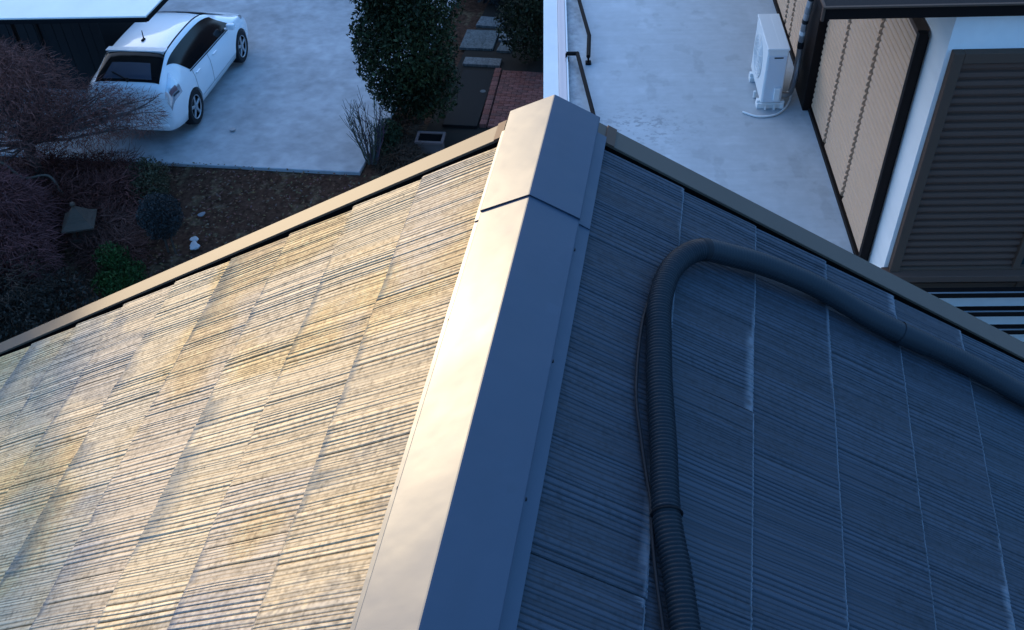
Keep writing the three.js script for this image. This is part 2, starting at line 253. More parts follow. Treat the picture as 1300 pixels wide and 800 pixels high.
// ---------------------------------------------------------------- corrugated hose lying on the shaded slope
{
  const o = thing('corrugated_hose', 'dark corrugated plastic hose looping over the shaded slate slope', 'hose'); o.quaternion.copy(baseR.quaternion);
  const P = [[0.40, 1.36], [0.365, 1.18], [0.3377, 1.0706], [0.3174, 0.9827], [0.2971, 0.9102], [0.2808, 0.7837], [0.2646, 0.6669], [0.2559, 0.5686], [0.2516, 0.5066], [0.2647, 0.4164], [0.2941, 0.354], [0.3236, 0.3241], [0.3813, 0.3017], [0.4475, 0.2825], [0.5511, 0.268], [0.6137, 0.2647], [0.7063, 0.2743], [0.8123, 0.2707], [0.9187, 0.2653], [1.0618, 0.2748], [1.3, 0.29], [1.7, 0.32], [2.2, 0.40]];
  const curve = new THREE.CatmullRomCurve3(P.map(([s, z], i) => V3(s, 0.0215 + (i > 10 && i < 15 ? 0.004 : 0), z)), false, 'centripetal'); curve.arcLengthDivisions = 2000;
  const Lt = curve.getLength();
  function sweep(u0, u1, step, rad, seg = 22) {
    const n = Math.max(2, Math.round((u1 - u0) * Lt / step)), pos = [], idx = []; const up = V3(0, 1, 0);
    for (let i = 0; i <= n; i++) { const u = u0 + (u1 - u0) * i / n, p = curve.getPointAt(u), t = curve.getTangentAt(u), b = t.clone().cross(up).normalize(), nn = b.clone().cross(t).normalize(), rr = rad(u * Lt); for (let k = 0; k <= seg; k++) { const a = k / seg * Math.PI * 2; pos.push(p.x + rr * (Math.cos(a) * b.x + Math.sin(a) * nn.x), p.y + rr * (Math.cos(a) * b.y + Math.sin(a) * nn.y), p.z + rr * (Math.cos(a) * b.z + Math.sin(a) * nn.z)); } }
    for (let i = 0; i < n; i++) for (let k = 0; k < seg; k++) { const a = i * (seg + 1) + k, c = a + seg + 1; idx.push(a, c, a + 1, c, c + 1, a + 1); }
    const g = new THREE.BufferGeometry(); g.setAttribute('position', new THREE.Float32BufferAttribute(pos, 3)); g.setIndex(idx); g.computeVertexNormals(); return g;
  }
  const near = (s, z) => { let bi = 0, bd = 9; for (let i = 0; i <= 2000; i++) { const p = curve.getPointAt(i / 2000), d = (p.x - s) ** 2 + (p.z - z) ** 2; if (d < bd) { bd = d; bi = i; } } return bi / 2000; };
  const uJ = near(0.327, 0.322), uC = near(0.80, 0.2712), uT = near(0.296, 0.905);
  const rib = (p, a, R) => (l) => R + a * Math.cos(2 * Math.PI * l / p);
  obj('corrugated_section', sweep(0, uJ, 0.0012, rib(0.0064, 0.0017, 0.0192)), M.hose, o);
  obj('smooth_section', sweep(uJ, 1, 0.0016, rib(0.0064, 0.00025, 0.0205)), M.hose, o);
  obj('joint_ring', sweep(uJ - 0.0022, uJ + 0.0022, 0.002, () => 0.0213), M.rubber, o);
  obj('coupling', sweep(uC - 0.012, uC + 0.010, 0.004, (l) => 0.0222 + 0.0004 * Math.cos(l * 700)), M.hose, o);
  const pt = curve.getPointAt(uT), tt = curve.getTangentAt(uT); const ring = new THREE.TorusGeometry(0.0218, 0.0018, 6, 28); ring.applyQuaternion(new THREE.Quaternion().setFromUnitVectors(V3(0, 0, 1), tt)); ring.translate(pt.x, pt.y, pt.z);
  obj('cable_tie', [ring, rod([pt.x + 0.019, pt.y - 0.004, pt.z - 0.008], [pt.x + 0.036, pt.y - 0.016, pt.z - 0.005], 0.0016)], M.black, o);
  const c = thing('signal_cable', 'thin dark cable tied alongside the corrugated hose on the roof', 'cable'); c.quaternion.copy(baseR.quaternion);
  obj('cable_run', [tube([[0.2415, 0.006, 0.47], [0.232, 0.006, 0.55], [0.2355, 0.006, 0.70], [0.251, 0.006, 0.7767], [0.268, 0.006, 0.8461], [0.277, 0.008, 0.885], [0.283, 0.006, 0.925], [0.297, 0.006, 1.0], [0.32, 0.006, 1.1], [0.34, 0.006, 1.25]], 0.0026, 6, 90), tube([[0.322, 0.007, 0.897], [0.331, 0.006, 0.94], [0.3475, 0.006, 0.99], [0.366, 0.006, 1.06], [0.41, 0.006, 1.3]], 0.0024, 6, 60)], M.rubber, c);
}

// ---------------------------------------------------------------- neighbouring building, turned 8.5 degrees
const TB = 8.51 * Math.PI / 180, YD = -5.8;
const toWorld = (u, y, v) => [u * Math.cos(TB) + v * Math.sin(TB), y, -u * Math.sin(TB) + v * Math.cos(TB)];
{
  const b = thing('neighbouring_building', 'neighbouring building with grey roof terrace, beige ribbed panels and dark brown shutter', 'building', [0, 0, 0], TB);
  const U0 = 2.99, V1 = -5.48, U1 = 3.05;
  // terrace deck with its own stains: a dirty strip along the parapet, streaks, worn blotches; also darker at the air conditioner
  const f1 = fbm(301, 4, 6), f2 = fbm(317, 24, 4), f3 = fbm(331, 8, 4);
  const W = 2.8, Lv = 9.0;
  const deckMap = tex(640, 2048, (u, v) => {
    const x = u * W, z = v * Lv; // metres from the parapet, metres from the near edge
    let k = 0.43 + 0.06 * (f1(u * 0.6, v * 2) - 0.5) + 0.06 * (f2(u * 1.5, v * 5) - 0.5);
    k += 0.05 * (f2(u * 0.2, v * 9) - 0.5) + 0.05 * smooth(0.55, 0.8, f3(u, v * 3.2));
    let tint = 0; const dirt = (1 - smooth(0.12, 0.26, x + 0.10 * (f1(u * 2, v * 6) - 0.5))); const mott = f2(u * 2, v * 6);
    k = mix(k, 0.13 + 0.30 * mott, dirt * 0.85);
    const zz = z - 2.75; const bl = Math.exp(-((x - 0.75) ** 2) / 0.35 - (zz * zz) / 0.14) * smooth(0.56, 0.68, f2(u * 2.3 + 0.2, v * 11)); k = mix(k, 0.27, clamp(bl * 0.9));
    k -= 0.05 * smooth(0.60, 0.72, f3(u * 1.7 + 0.4, v * 4)) + 0.03 * Math.exp(-((x - 2.2) ** 2) / 0.2 - ((z - 3.3) ** 2) / 0.5);
    return [k * 0.90, k, k * 1.06];
  });
  const deckMat = mat([1, 1, 1], 0.55, 0, { map: deckMap, bumpMap: bumpFine, bumpScale: 0.002 });
  const dg = span(0.19, U0, YD - 0.25, YD, V1 - 9, V1 + 0.6);
  { const p = dg.attributes.position, u = dg.attributes.uv; for (let i = 0; i < p.count; i++) u.setXY(i, (p.getX(i) - 0.19) / W, (V1 + 0.0 - p.getZ(i)) / Lv); }
  obj('terrace_deck', dg, deckMat, b);
  obj('lower_wall', [span(-0.10, 3.0, -13, YD - 0.252, V1 - 8.9, V1 + 0.58), span(3.003, 9, -13, YD - 0.252, V1 - 8.9, V1 - 0.004)], M.whiteWall, b);
  // parapet with broad pale ledge, metal coping and inner lip
  const par = obj('parapet', metreUV(span(-0.113, 0.072, YD - 0.4, YD + 0.02, -14.4, V1 + 0.6), 'x', 'z', 0.4), M.whiteWall, b);
  obj('coping', [span(0.074, 0.17, YD - 0.2, YD + 0.05, -14.4, V1 + 0.6, 0.006), span(0.104, 0.112, YD + 0.049, YD + 0.056, -14.4, V1 + 0.6)], M.paleMetal, par);
  obj('coping_lip', span(0.172, 0.192, YD - 0.2, YD + 0.06, -14.4, V1 + 0.6), M.white, par);
  // main volume behind the panels
  obj('wall', [metreUV(span(U1, 9, YD - 0.25, -2.9, -14.4, V1), 'x', 'y', 0.5)], M.whiteWall, b);
  // beige ribbed panels on the terrace side, each with real ribs running level
  function panel(v0, v1, y0, y1) {
    const rib = 0.068, out = [], n = Math.round((y1 - y0) / rib);
    for (let i = 0; i < n; i++) { const y = y0 + (y1 - y0) * i / n, h = (y1 - y0) / n; out.push([0, y], [0, y + h * 0.20], [-0.017, y + h * 0.22], [-0.021, y + h * 0.30], [-0.0215, y + h * 0.5], [-0.019, y + h * 0.75], [-0.013, y + h * 0.9], [0, y + h * 0.99]); }
    out.push([0, y1]); const prof = out.concat([[0.035, y1], [0.035, y0]]);
    const g = prism(prof, v0, v1); g.translate(U0 - 0.002, 0, 0); return g;
  }
  const yB = YD + 0.06, yT = -3.33;
  for (const [v0, v1] of [[-6.765, -5.90], [-7.713, -6.855], [-8.50, -7.803]]) obj('ribbed_panel', panel(v0, v1, yB, yT), M.beige, b);
  for (const [v0, v1] of [[-10.0, -9.13], [-10.33, -10.09], [-11.3, -10.42]]) obj('ribbed_panel', panel(v0, v1, yB, yT - 0.4), M.beige, b);
  obj('panel_backing', span(U0 + 0.034, U0 + 0.058, YD, yT - 0.02, -11.6, -5.88), M.black, b);
  obj('panel_trim', [span(U0 - 0.045, U0 + 0.03, YD + 0.002, yT + 0.045, -5.895, -5.835, 0.005)], M.brownMetal, b);
  obj('panel_cap', [span(U0 - 0.045, U0 + 0.05, yT + 0.004, yT + 0.05, -8.5, -5.897, 0.004)], M.brownTrim, b);
  obj('base_strip', [span(U0 - 0.045, U0 + 0.03, YD + 0.001, YD + 0.055, -11.6, -5.9)], M.brownMetal, b);
  obj('dark_post', span(U0 - 0.11, U0 + 0.05, YD + 0.002, -2.89, -9.10, -8.52, 0.008), M.brownMetal, b);
  // overhanging eave: dark boxed roof edge
  const ev = obj('eave', [span(2.02, 9, -2.876, -2.772, -14, -5.36)], M.brownMetal, b);
  obj('eave_edge', [span(1.996, 9, -2.778, -2.762, -5.358, -5.335, 0.003), span(1.996, 2.016, -2.882, -2.763, -5.375, -5.34, 0.003), span(1.996, 2.019, -2.778, -2.762, -14, -5.36, 0.003)], M.brownTrim, b);
  // shutter window in the wall that faces us
  const win = new THREE.Group(); win.name = 'shutter_window'; b.add(win);
  const wl = 3.085, wr = 5.6, wt = -3.215, wb = -5.485, fr = 0.085, z = V1;
  obj('window_frame', [span(wl, wl + fr, wb, wt, z, z + 0.075, 0.006), span(wl + fr + 0.001, wr, wt - 0.09, wt, z, z + 0.075, 0.006), span(4.19, 4.255, wb + 0.03, wt - 0.091, z + 0.004, z + 0.07, 0.004), span(wl + fr, wr, wb, wb + 0.03, z, z + 0.06, 0.003)], M.brownTrim, win);
  const nS = 27, y0 = wb + 0.03, y1 = wt - 0.09, h = (y1 - y0) / nS;
  const sg = prism([[0, 0], [0.030, 0.008], [0.036, h * 0.30], [0.030, h * 0.70], [0.004, h * 0.76], [0.004, h], [0, h]].map(([d, y]) => [-d, y]), 0, 4.188 - wl - fr); sg.rotateY(Math.PI / 2);
  for (let i = 0; i < nS; i++) { const m = obj('slat', sg, M.shutter, win); m.position.set(wl + fr, y0 + i * h, z + 0.006); }
  obj('glass_pane', span(4.257, wr, wb + 0.032, wt - 0.092, z + 0.01, z + 0.02), M.glass, win);
  obj('sill', [span(wl - 0.06, 9, wb - 0.075, wb - 0.002, z, z + 0.14, 0.006)], M.shutter, b);
  // lower band of the window below the sill
  obj('lower_band', [span(wl, 4.30, wb - 0.30, wb - 0.077, z, z + 0.03, 0.003), span(wl, 4.30, wb - 0.20, wb - 0.175, z + 0.031, z + 0.045), span(4.30, 4.37, wb - 0.32, wb - 0.077, z, z + 0.055, 0.003)], M.brownTrim, b);
  obj('glass_pane', span(4.372, wr, wb - 0.30, wb - 0.077, z, z + 0.012), M.glass, b);
  // horizontal rails of the screen below the window, a grey strip painting each arris highlight
  for (let i = 0; i < 6; i++) { const y = -5.568 - i * 0.243; obj('rail', [span(3.1, 6.2, y - 0.062, y, -5.28, -5.20, 0.003)], M.brownMetal, b); obj('rail_highlight', span(3.1, 6.2, y + 0.0005, y + 0.0045, -5.214, -5.198), M.grey, b); }
}
{
  // black bent bars along the parapet
  const bar = (pts, label) => { const o = thing('drain_pipe', label, 'pipe', toWorld(0, 0, 0), TB); const g = []; for (let i = 0; i < pts.length - 1; i++) g.push(rod(pts[i], pts[i + 1], 0.026, 0.026, 8)); pts.slice(1, -1).forEach((p) => { const s = new THREE.SphereGeometry(0.027, 8, 6); s.translate(...p); g.push(s); }); obj('pipe_run', g, M.black, o); for (const p of [pts[0], pts[pts.length - 1]]) { const s = bx(0.07, 0.03, 0.07, p[0], YD + 0.016, p[2], 0.006); obj('foot', [s, rod([p[0], YD + 0.02, p[2]], p, 0.014)], M.black, o); } };
  bar([[0.33, -5.70, -11.35], [0.468, -5.70, -10.14], [0.443, -5.70, -9.629]], 'black bent pipe on the terrace beside the parapet, the farther of two');
  bar([[0.172, -5.70, -9.71], [0.309, -5.70, -9.708], [0.453, -5.70, -8.456], [0.50, -5.70, -8.0]], 'black bent pipe on the terrace beside the parapet, the nearer of two');
}
{
  // outdoor air conditioner unit, end face towards us, fan side facing the terrace
  const [wx, , wz] = toWorld(2.505, 0, -8.93); const o = thing('air_conditioner', 'white outdoor air conditioner unit on feet against the beige panels', 'air conditioner', [wx, YD, wz], TB);
  const w = 0.235, L = 0.78, h = 0.70, y = 0.10;
  obj('casing', [bx(w, h, L, 0, y + h / 2, 0, 0.018), bx(w * 0.3, 0.006, L * 0.96, w * 0.22, y + h + 0.001, 0, 0.002)], M.white, o);
  obj('top_cover', bx(w + 0.012, 0.03, L + 0.012, 0, y + h - 0.012, 0, 0.01), M.white, o);
  const gr = []; for (let i = 1; i <= 6; i++) { const t = new THREE.TorusGeometry(0.04 * i, 0.0028, 5, 28); t.rotateY(Math.PI / 2); t.translate(-w / 2 - 0.008, y + h * 0.5, -0.06); gr.push(t); } for (let i = 0; i < 6; i++) gr.push(bx(0.005, 0.5, 0.008, -w / 2 - 0.006, y + h * 0.5, -0.06, 0, [i * Math.PI / 6, 0, 0]));
  obj('fan_grille', gr, M.white, o); const disc = new THREE.CylinderGeometry(0.25, 0.25, 0.004, 32); disc.rotateZ(Math.PI / 2); disc.translate(-w / 2 - 0.003, y + h * 0.5, -0.06); obj('fan_opening', disc, M.paleCover ||= mat([0.62, 0.64, 0.64], 0.5), o);
  obj('side_panel', bx(w * 0.86, h * 0.86, 0.008, 0.004, y + h * 0.45, L / 2 + 0.002, 0.003), mat([0.60, 0.64, 0.68], 0.45), o);
  obj('maker_mark', bx(0.10, 0.016, 0.002, 0.012, y + h * 0.845, L / 2 + 0.0072), M.black, o);
  obj('valve_cover', bx(0.07, 0.16, 0.03, 0.05, y + 0.13, L / 2 + 0.02, 0.008), M.white, o);
  for (const zz of [-0.27, 0.30]) obj('foot', [bx(0.29, 0.045, 0.06, 0.0, 0.078, zz, 0.006), bx(0.29, 0.055, 0.11, 0.0, 0.0275, zz, 0.008)], M.white, o);
  obj('foot', [bx(0.03, 0.09, 0.03, -w / 2 - 0.02, 0.05, 0.12, 0.008), bx(0.05, 0.11, 0.05, 0.14, 0.06, 0.35, 0.01), bx(0.30, 0.02, 0.02, 0.0, 0.085, L / 2 - 0.01, 0.005), bx(0.02, 0.08, 0.02, -0.05, 0.045, L / 2 - 0.01), bx(0.02, 0.08, 0.02, 0.05, 0.045, L / 2 - 0.01)], M.white, o);
}
{
  const o = thing('pipe_bundle', 'taped silver pipe bundle rising from the air conditioner past the dark post', 'pipe', [0, 0, 0], TB);
  const pts = [[2.60, -5.62, -8.62], [2.72, -5.66, -8.66], [2.80, -5.56, -8.80], [2.83, -5.40, -8.90], [2.82, -5.0, -8.88], [2.82, -4.5, -8.78], [2.82, -3.9, -8.68], [2.83, -3.0, -8.62]];
  obj('wrapped_pipe', tube(pts, 0.034, 10, 90), mat([0.42, 0.44, 0.46], 0.35, 0.6, { bumpMap: bumpFine, bumpScale: 0.01 }), o);
  const c = new THREE.CatmullRomCurve3(pts.map((p) => V3(...p)), false, 'centripetal');
  for (let i = 0; i < 13; i++) { const u = 0.26 + i * 0.055, p = c.getPointAt(u), t = c.getTangentAt(u); const g = new THREE.CylinderGeometry(0.0362, 0.0362, i % 3 ? 0.05 : 0.09, 10); g.applyQuaternion(new THREE.Quaternion().setFromUnitVectors(V3(0, 1, 0), t)); g.translate(p.x, p.y, p.z); obj('tape_band', g, i % 4 === 1 ? M.white : (i % 2 ? M.grey : M.hose), o); }
  const d = thing('drain_hose', 'thin white drain hose curling over the terrace in front of the air conditioner', 'hose', [0, 0, 0], TB);
  obj('hose_run', tube([[2.83, -5.45, -8.86], [2.80, -5.62, -8.80], [2.76, -5.74, -8.68], [2.68, -5.782, -8.55], [2.56, -5.785, -8.434], [2.44, -5.785, -8.40], [2.333, -5.785, -8.408], [2.19, -5.785, -8.50]], 0.0125, 8, 60), M.white, d);
}

// ---------------------------------------------------------------- parked car
{
  const G = -9.9 + (-13.55 + 12.2) * 0.108 + 0.027;
  const o = thing('parked_car', 'white hatchback with dark windows parked on the concrete driveway', 'car', [-9.67, G, -13.55]);
  o.rotation.set(-Math.atan(0.108), 0.055, 0, 'YXZ');
  // stations: l from the rear axle forward; half width, belt height, top height, roof half width, underside
  const S = [[-0.84, 0.62, 0.52, 0.60, 0.44, 0.34], [-0.825, 0.74, 0.62, 0.80, 0.56, 0.27], [-0.79, 0.79, 0.84, 1.02, 0.61, 0.24], [-0.72, 0.83, 0.98, 1.13, 0.615, 0.22], [-0.55, 0.858, 1.00, 1.25, 0.605, 0.20], [-0.3, 0.870, 0.985, 1.385, 0.595, 0.19], [-0.1, 0.873, 0.975, 1.465, 0.585, 0.18], [0.25, 0.873, 0.955, 1.50, 0.575, 0.18], [0.7, 0.873, 0.935, 1.515, 0.57, 0.18], [1.2, 0.873, 0.915, 1.51, 0.57, 0.18], [1.55, 0.873, 0.905, 1.475, 0.57, 0.18], [1.9, 0.873, 0.895, 1.385, 0.575, 0.18], [2.3, 0.873, 0.885, 1.215, 0.60, 0.18], [2.65, 0.870, 0.875, 1.045, 0.64, 0.18], [2.85, 0.865, 0.85, 0.96, 0.66, 0.18], [3.1, 0.845, 0.80, 0.885, 0.62, 0.19], [3.35, 0.79, 0.70, 0.785, 0.54, 0.20], [3.52, 0.69, 0.56, 0.63, 0.44, 0.23], [3.60, 0.55, 0.45, 0.48, 0.35, 0.28]];
  const at = (l) => { let i = 0; while (i < S.length - 2 && S[i + 1][0] < l) i++; const a = S[i], b = S[i + 1], t = clamp((l - a[0]) / (b[0] - a[0])); const p0 = S[Math.max(0, i - 1)], p3 = S[Math.min(S.length - 1, i + 2)]; return a.map((_, k) => { if (k === 0) return l; const m0 = (b[k] - p0[k]) / Math.max(1e-3, b[0] - p0[0]) * (b[0] - a[0]), m1 = (p3[k] - a[k]) / Math.max(1e-3, p3[0] - a[0]) * (b[0] - a[0]); const t2 = t * t, t3 = t2 * t; return (2 * t3 - 3 * t2 + 1) * a[k] + (t3 - 2 * t2 + t) * m0 + (-2 * t3 + 3 * t2) * b[k] + (t3 - t2) * m1; }); };
  // half section, bottom centre to top centre
  const sect = (l) => { const [, w, yb, yt, wr, y0] = at(l); const k = clamp((yt - yb) / 0.35); return [[0, y0], [w - 0.14, y0], [w - 0.03, mix(y0, yb, 0.1)], [w - 0.004, mix(y0, yb, 0.3)], [w, mix(y0, yb, 0.58)], [w - 0.012, mix(y0, yb, 0.82)], [w - 0.05, yb], [mix(w - 0.09, wr + (w - 0.06 - wr) * 0.5, k), mix(yb, yt, 0.5)], [wr, yt - 0.055 * k - 0.012], [wr - 0.07, yt - 0.018 * k - 0.004], [wr * 0.5, yt - 0.002], [0, yt + 0.004 * k]]; };
  const NL = 64, ls = []; for (let i = 0; i <= NL; i++) { const t = i / NL; ls.push(-0.84 + 4.44 * t); } ls.splice(1, 0, -0.833, -0.82, -0.80); ls.sort((a, b) => a - b);
  const full = (l) => { const h = sect(l); return h.concat(h.slice(1, -1).reverse().map(([x, y]) => [-x, y])); };
  const pos = [], idx = []; const nr = full(0).length;
  ls.forEach((l) => full(l).forEach(([x, y]) => pos.push(x, y, -l)));
  for (let j = 0; j < ls.length - 1; j++) for (let i = 0; i < nr; i++) { const a = j * nr + i, b = j * nr + (i + 1) % nr, c = a + nr, d = b + nr; idx.push(a, c, b, b, c, d); }
  for (const j of [0, ls.length - 1]) { const c = pos.length / 3; let y = 0; for (let i = 0; i < nr; i++) y += pos[(j * nr + i) * 3 + 1] / nr; pos.push(0, y, -ls[j]); for (let i = 0; i < nr; i++) { const a = j * nr + i, b = j * nr + (i + 1) % nr; j ? idx.push(a, c, b) : idx.push(a, b, c); } }
  const g = new THREE.BufferGeometry(); g.setAttribute('position', new THREE.Float32BufferAttribute(pos, 3)); g.setAttribute('uv', new THREE.Float32BufferAttribute(new Float32Array(pos.length / 3 * 2), 2)); g.setIndex(idx); g.computeVertexNormals();
  const paint = new THREE.MeshPhysicalMaterial({ color: lin(0.82, 0.84, 0.85), roughness: 0.35, clearcoat: 1, clearcoatRoughness: 0.05 });
  let body = new Brush(g, paint); body.updateMatrixWorld(); const ev = new Evaluator(); ev.attributes = ['position', 'normal', 'uv'];
  for (const [l, s] of [[0, 1], [0, -1], [2.7, 1], [2.7, -1]]) { const c = new THREE.CylinderGeometry(0.385, 0.385, 0.5, 36); c.rotateZ(Math.PI / 2); c.translate(s * 0.86, 0.315, -l); const cb = new Brush(c, paint); cb.updateMatrixWorld(); body = ev.evaluate(body, cb, SUBTRACTION); }
  const bm = obj('body', body.geometry, paint, o); bm.geometry.clearGroups();
  const dark = new THREE.MeshPhysicalMaterial({ color: lin(0.004, 0.005, 0.006), roughness: 0.1, specularIntensity: 0.35 });
  // patch on the loft between two section parameters, lifted off the paint
  const onLoft = (l, t, side, lift) => { const h = sect(l), k = Math.min(h.length - 2, Math.floor(t)), f = t - k, x = mix(h[k][0], h[k + 1][0], f), y = mix(h[k][1], h[k + 1][1], f); const e = 0.02, h2 = sect(Math.min(3.55, l + e)), x2 = mix(h2[k][0], h2[k + 1][0], f), y2 = mix(h2[k][1], h2[k + 1][1], f); const a = V3(h[k + 1][0] - h[k][0], h[k + 1][1] - h[k][1], 0), b = V3(x2 - x, y2 - y, -e); const n = b.cross(a).normalize(); if (n.x * 1 + n.y < 0) n.negate(); return [side * (x + n.x * lift), y + n.y * lift, -l + n.z * lift]; };
  function patch(fn, nu, nv) { const p = [], ix = [], uv = []; for (let j = 0; j <= nv; j++) for (let i = 0; i <= nu; i++) { p.push(...fn(i / nu, j / nv)); uv.push(i / nu, j / nv); } for (let j = 0; j < nv; j++) for (let i = 0; i < nu; i++) { const a = j * (nu + 1) + i; ix.push(a, a + 1, a + nu + 1, a + 1, a + nu + 2, a + nu + 1); } const q = new THREE.BufferGeometry(); q.setAttribute('position', new THREE.Float32BufferAttribute(p, 3)); q.setAttribute('uv', new THREE.Float32BufferAttribute(uv, 2)); q.setIndex(ix); q.computeVertexNormals(); return q; }
  for (const s of [1, -1]) {
    obj('side_window', patch((u, v) => { const tl = 6.12, th = 7.82, rearL = mix(0.20, -0.30, v), frontL = mix(2.55, 1.95, v); const l = mix(rearL, frontL, u), t = mix(tl, th, v); return onLoft(l, t, s, 0.005); }, 30, 6), dark, o);
    obj('window_trim', patch((u, v) => onLoft(mix(0.16, 2.6, u), mix(6.02, 6.09, v), s, 0.007), 30, 1), M.black, o);
    obj('roof_channel', patch((u, v) => onLoft(mix(-0.25, 1.7, u), mix(8.55, 8.85, v), s, 0.004), 24, 1), M.black, o);
    obj('door_seam', [1.02, 0.24].map((l) => patch((u, v) => onLoft(l + 0.012 * u - (l < 0.5 ? 0.22 * (1 - v) * 0 : 0), mix(2.8, 6.0, v), s, 0.003), 1, 10)), M.black, o);
    obj('door_seam', patch((u, v) => onLoft(mix(0.42, 2.3, u), mix(2.72, 2.80, v), s, 0.003), 12, 1), M.grey, o);
    for (const l of [0.42, 1.3]) { const q = onLoft(l, 5.35, s, 0.018); obj('door_handle', bx(0.03, 0.035, 0.19, q[0], q[1], q[2], 0.012), paint, o); }
    const q = onLoft(2.12, 6.2, s, 0.06); obj('mirror', [bx(0.17, 0.13, 0.11, q[0] + s * 0.09, q[1] + 0.05, q[2], 0.04), bx(0.1, 0.03, 0.05, q[0] + s * 0.0, q[1] + 0.0, q[2], 0.01)], paint, o);
    // tail lamp wraps round the rear corner
    obj('tail_lamp', patch((u, v) => { const l = mix(-0.80, -0.40, u); return onLoft(l, mix(4.7 + 0.3 * u, 6.9 + 0.5 * u, v), s, 0.007); }, 10, 8), new THREE.MeshPhysicalMaterial({ color: lin(0.55, 0.57, 0.60), roughness: 0.2, metalness: 0.5, clearcoat: 1 }), o);
    obj('tail_lamp', patch((u, v) => onLoft(mix(-0.74, -0.52, u), mix(5.6, 6.2, v), s, 0.012), 6, 4), mat([0.20, 0.12, 0.13], 0.2), o);
    obj('tail_lamp', patch((u, v) => onLoft(mix(-0.70, -0.50, u), mix(5.22, 5.45, v), s, 0.012), 6, 2), mat([0.05, 0.06, 0.07], 0.2), o);
    obj('headlight', patch((u, v) => onLoft(mix(3.0, 3.42, u), mix(5.8, 6.9, v), s, 0.006), 8, 5), new THREE.MeshPhysicalMaterial({ color: lin(0.5, 0.52, 0.55), roughness: 0.15, metalness: 0.4, clearcoat: 1 }), o);
  }
  const across = (l0, l1, w0, w1, lift, topT) => patch((u, v) => { const l = mix(l0, l1, v), hw = mix(w0, w1, v), x = mix(-hw, hw, u); const h = sect(l).slice(8); let y = h[0][1]; const ax = Math.abs(x); for (let k = 0; k < h.length - 1; k++) if (ax <= h[k][0] && ax >= h[k + 1][0]) y = mix(h[k + 1][1], h[k][1], (ax - h[k + 1][0]) / Math.max(1e-4, h[k][0] - h[k + 1][0])); return [x, y + lift, -l + (l < 0.4 ? lift * 0.6 : -lift * 0.6)]; }, 16, 12);
  obj('rear_window', across(-0.13, -0.70, 0.555, 0.60, 0.008), dark, o);
  obj('rear_window', across(-0.36, -0.66, 0.36, 0.46, 0.014), new THREE.MeshPhysicalMaterial({ color: lin(0.03, 0.045, 0.07), roughness: 0.08, clearcoat: 1 }), o);
  obj('windscreen', across(1.72, 2.72, 0.53, 0.60, 0.008), dark, o);
  obj('spoiler', [bx(1.12, 0.03, 0.16, 0, 1.478, 0.06, 0.014)], paint, o);
  obj('wiper', [rod([0.02, 1.185, 0.70], [-0.30, 1.275, 0.57], 0.012), rod([0.02, 1.17, 0.73], [0.02, 1.21, 0.68], 0.025)], M.black, o);
  obj('antenna', [rod([0.0, 1.50, -0.30], [-0.07, 1.62, -0.44], 0.012, 0.008), bx(0.05, 0.05, 0.12, 0.0, 1.51, -0.28, 0.018)], M.black, o);
  obj('license_plate', bx(0.33, 0.165, 0.012, 0, 0.80, 0.84, 0.003), mat([0.6, 0.6, 0.58], 0.5), o);
  obj('bumper', [bx(1.36, 0.10, 0.10, 0, 0.36, 0.80, 0.04), bx(1.2, 0.012, 0.05, 0, 0.62, 0.825, 0.004)], paint, o);
  const rimM = mat([0.42, 0.44, 0.46], 0.35, 0.7);
  for (const [l, s] of [[0, 1], [0, -1], [2.7, 1], [2.7, -1]]) {
    const wg = new THREE.Group(); wg.name = 'wheel'; wg.position.set(s * 0.768, 0.333, -l); wg.scale.setScalar(1.06); o.add(wg);
    const tp = [[0.215, -0.098], [0.29, -0.102], [0.312, -0.088], [0.318, -0.05], [0.318, 0.05], [0.312, 0.088], [0.29, 0.102], [0.215, 0.098]].map((p) => new THREE.Vector2(...p)); const tg = new THREE.LatheGeometry(tp, 36); tg.rotateZ(Math.PI / 2); obj('tyre', tg, M.rubber, wg);
    const rg = [new THREE.CylinderGeometry(0.05, 0.05, 0.05, 16).rotateZ(Math.PI / 2).translate(s * 0.075, 0, 0)]; for (let i = 0; i < 5; i++) { const k = bx(0.03, 0.17, 0.055, 0, 0.115, 0, 0.01); k.rotateX(i * Math.PI * 2 / 5); k.translate(s * 0.075, 0, 0); rg.push(k); } const lip = new THREE.TorusGeometry(0.207, 0.013, 6, 32); lip.rotateY(Math.PI / 2); lip.translate(s * 0.085, 0, 0); rg.push(lip);
    obj('rim', rg, rimM, wg); const d = new THREE.CylinderGeometry(0.2, 0.2, 0.02, 24); d.rotateZ(Math.PI / 2); d.translate(s * 0.03, 0, 0); obj('brake_disc', d, M.black, wg);
  }
}
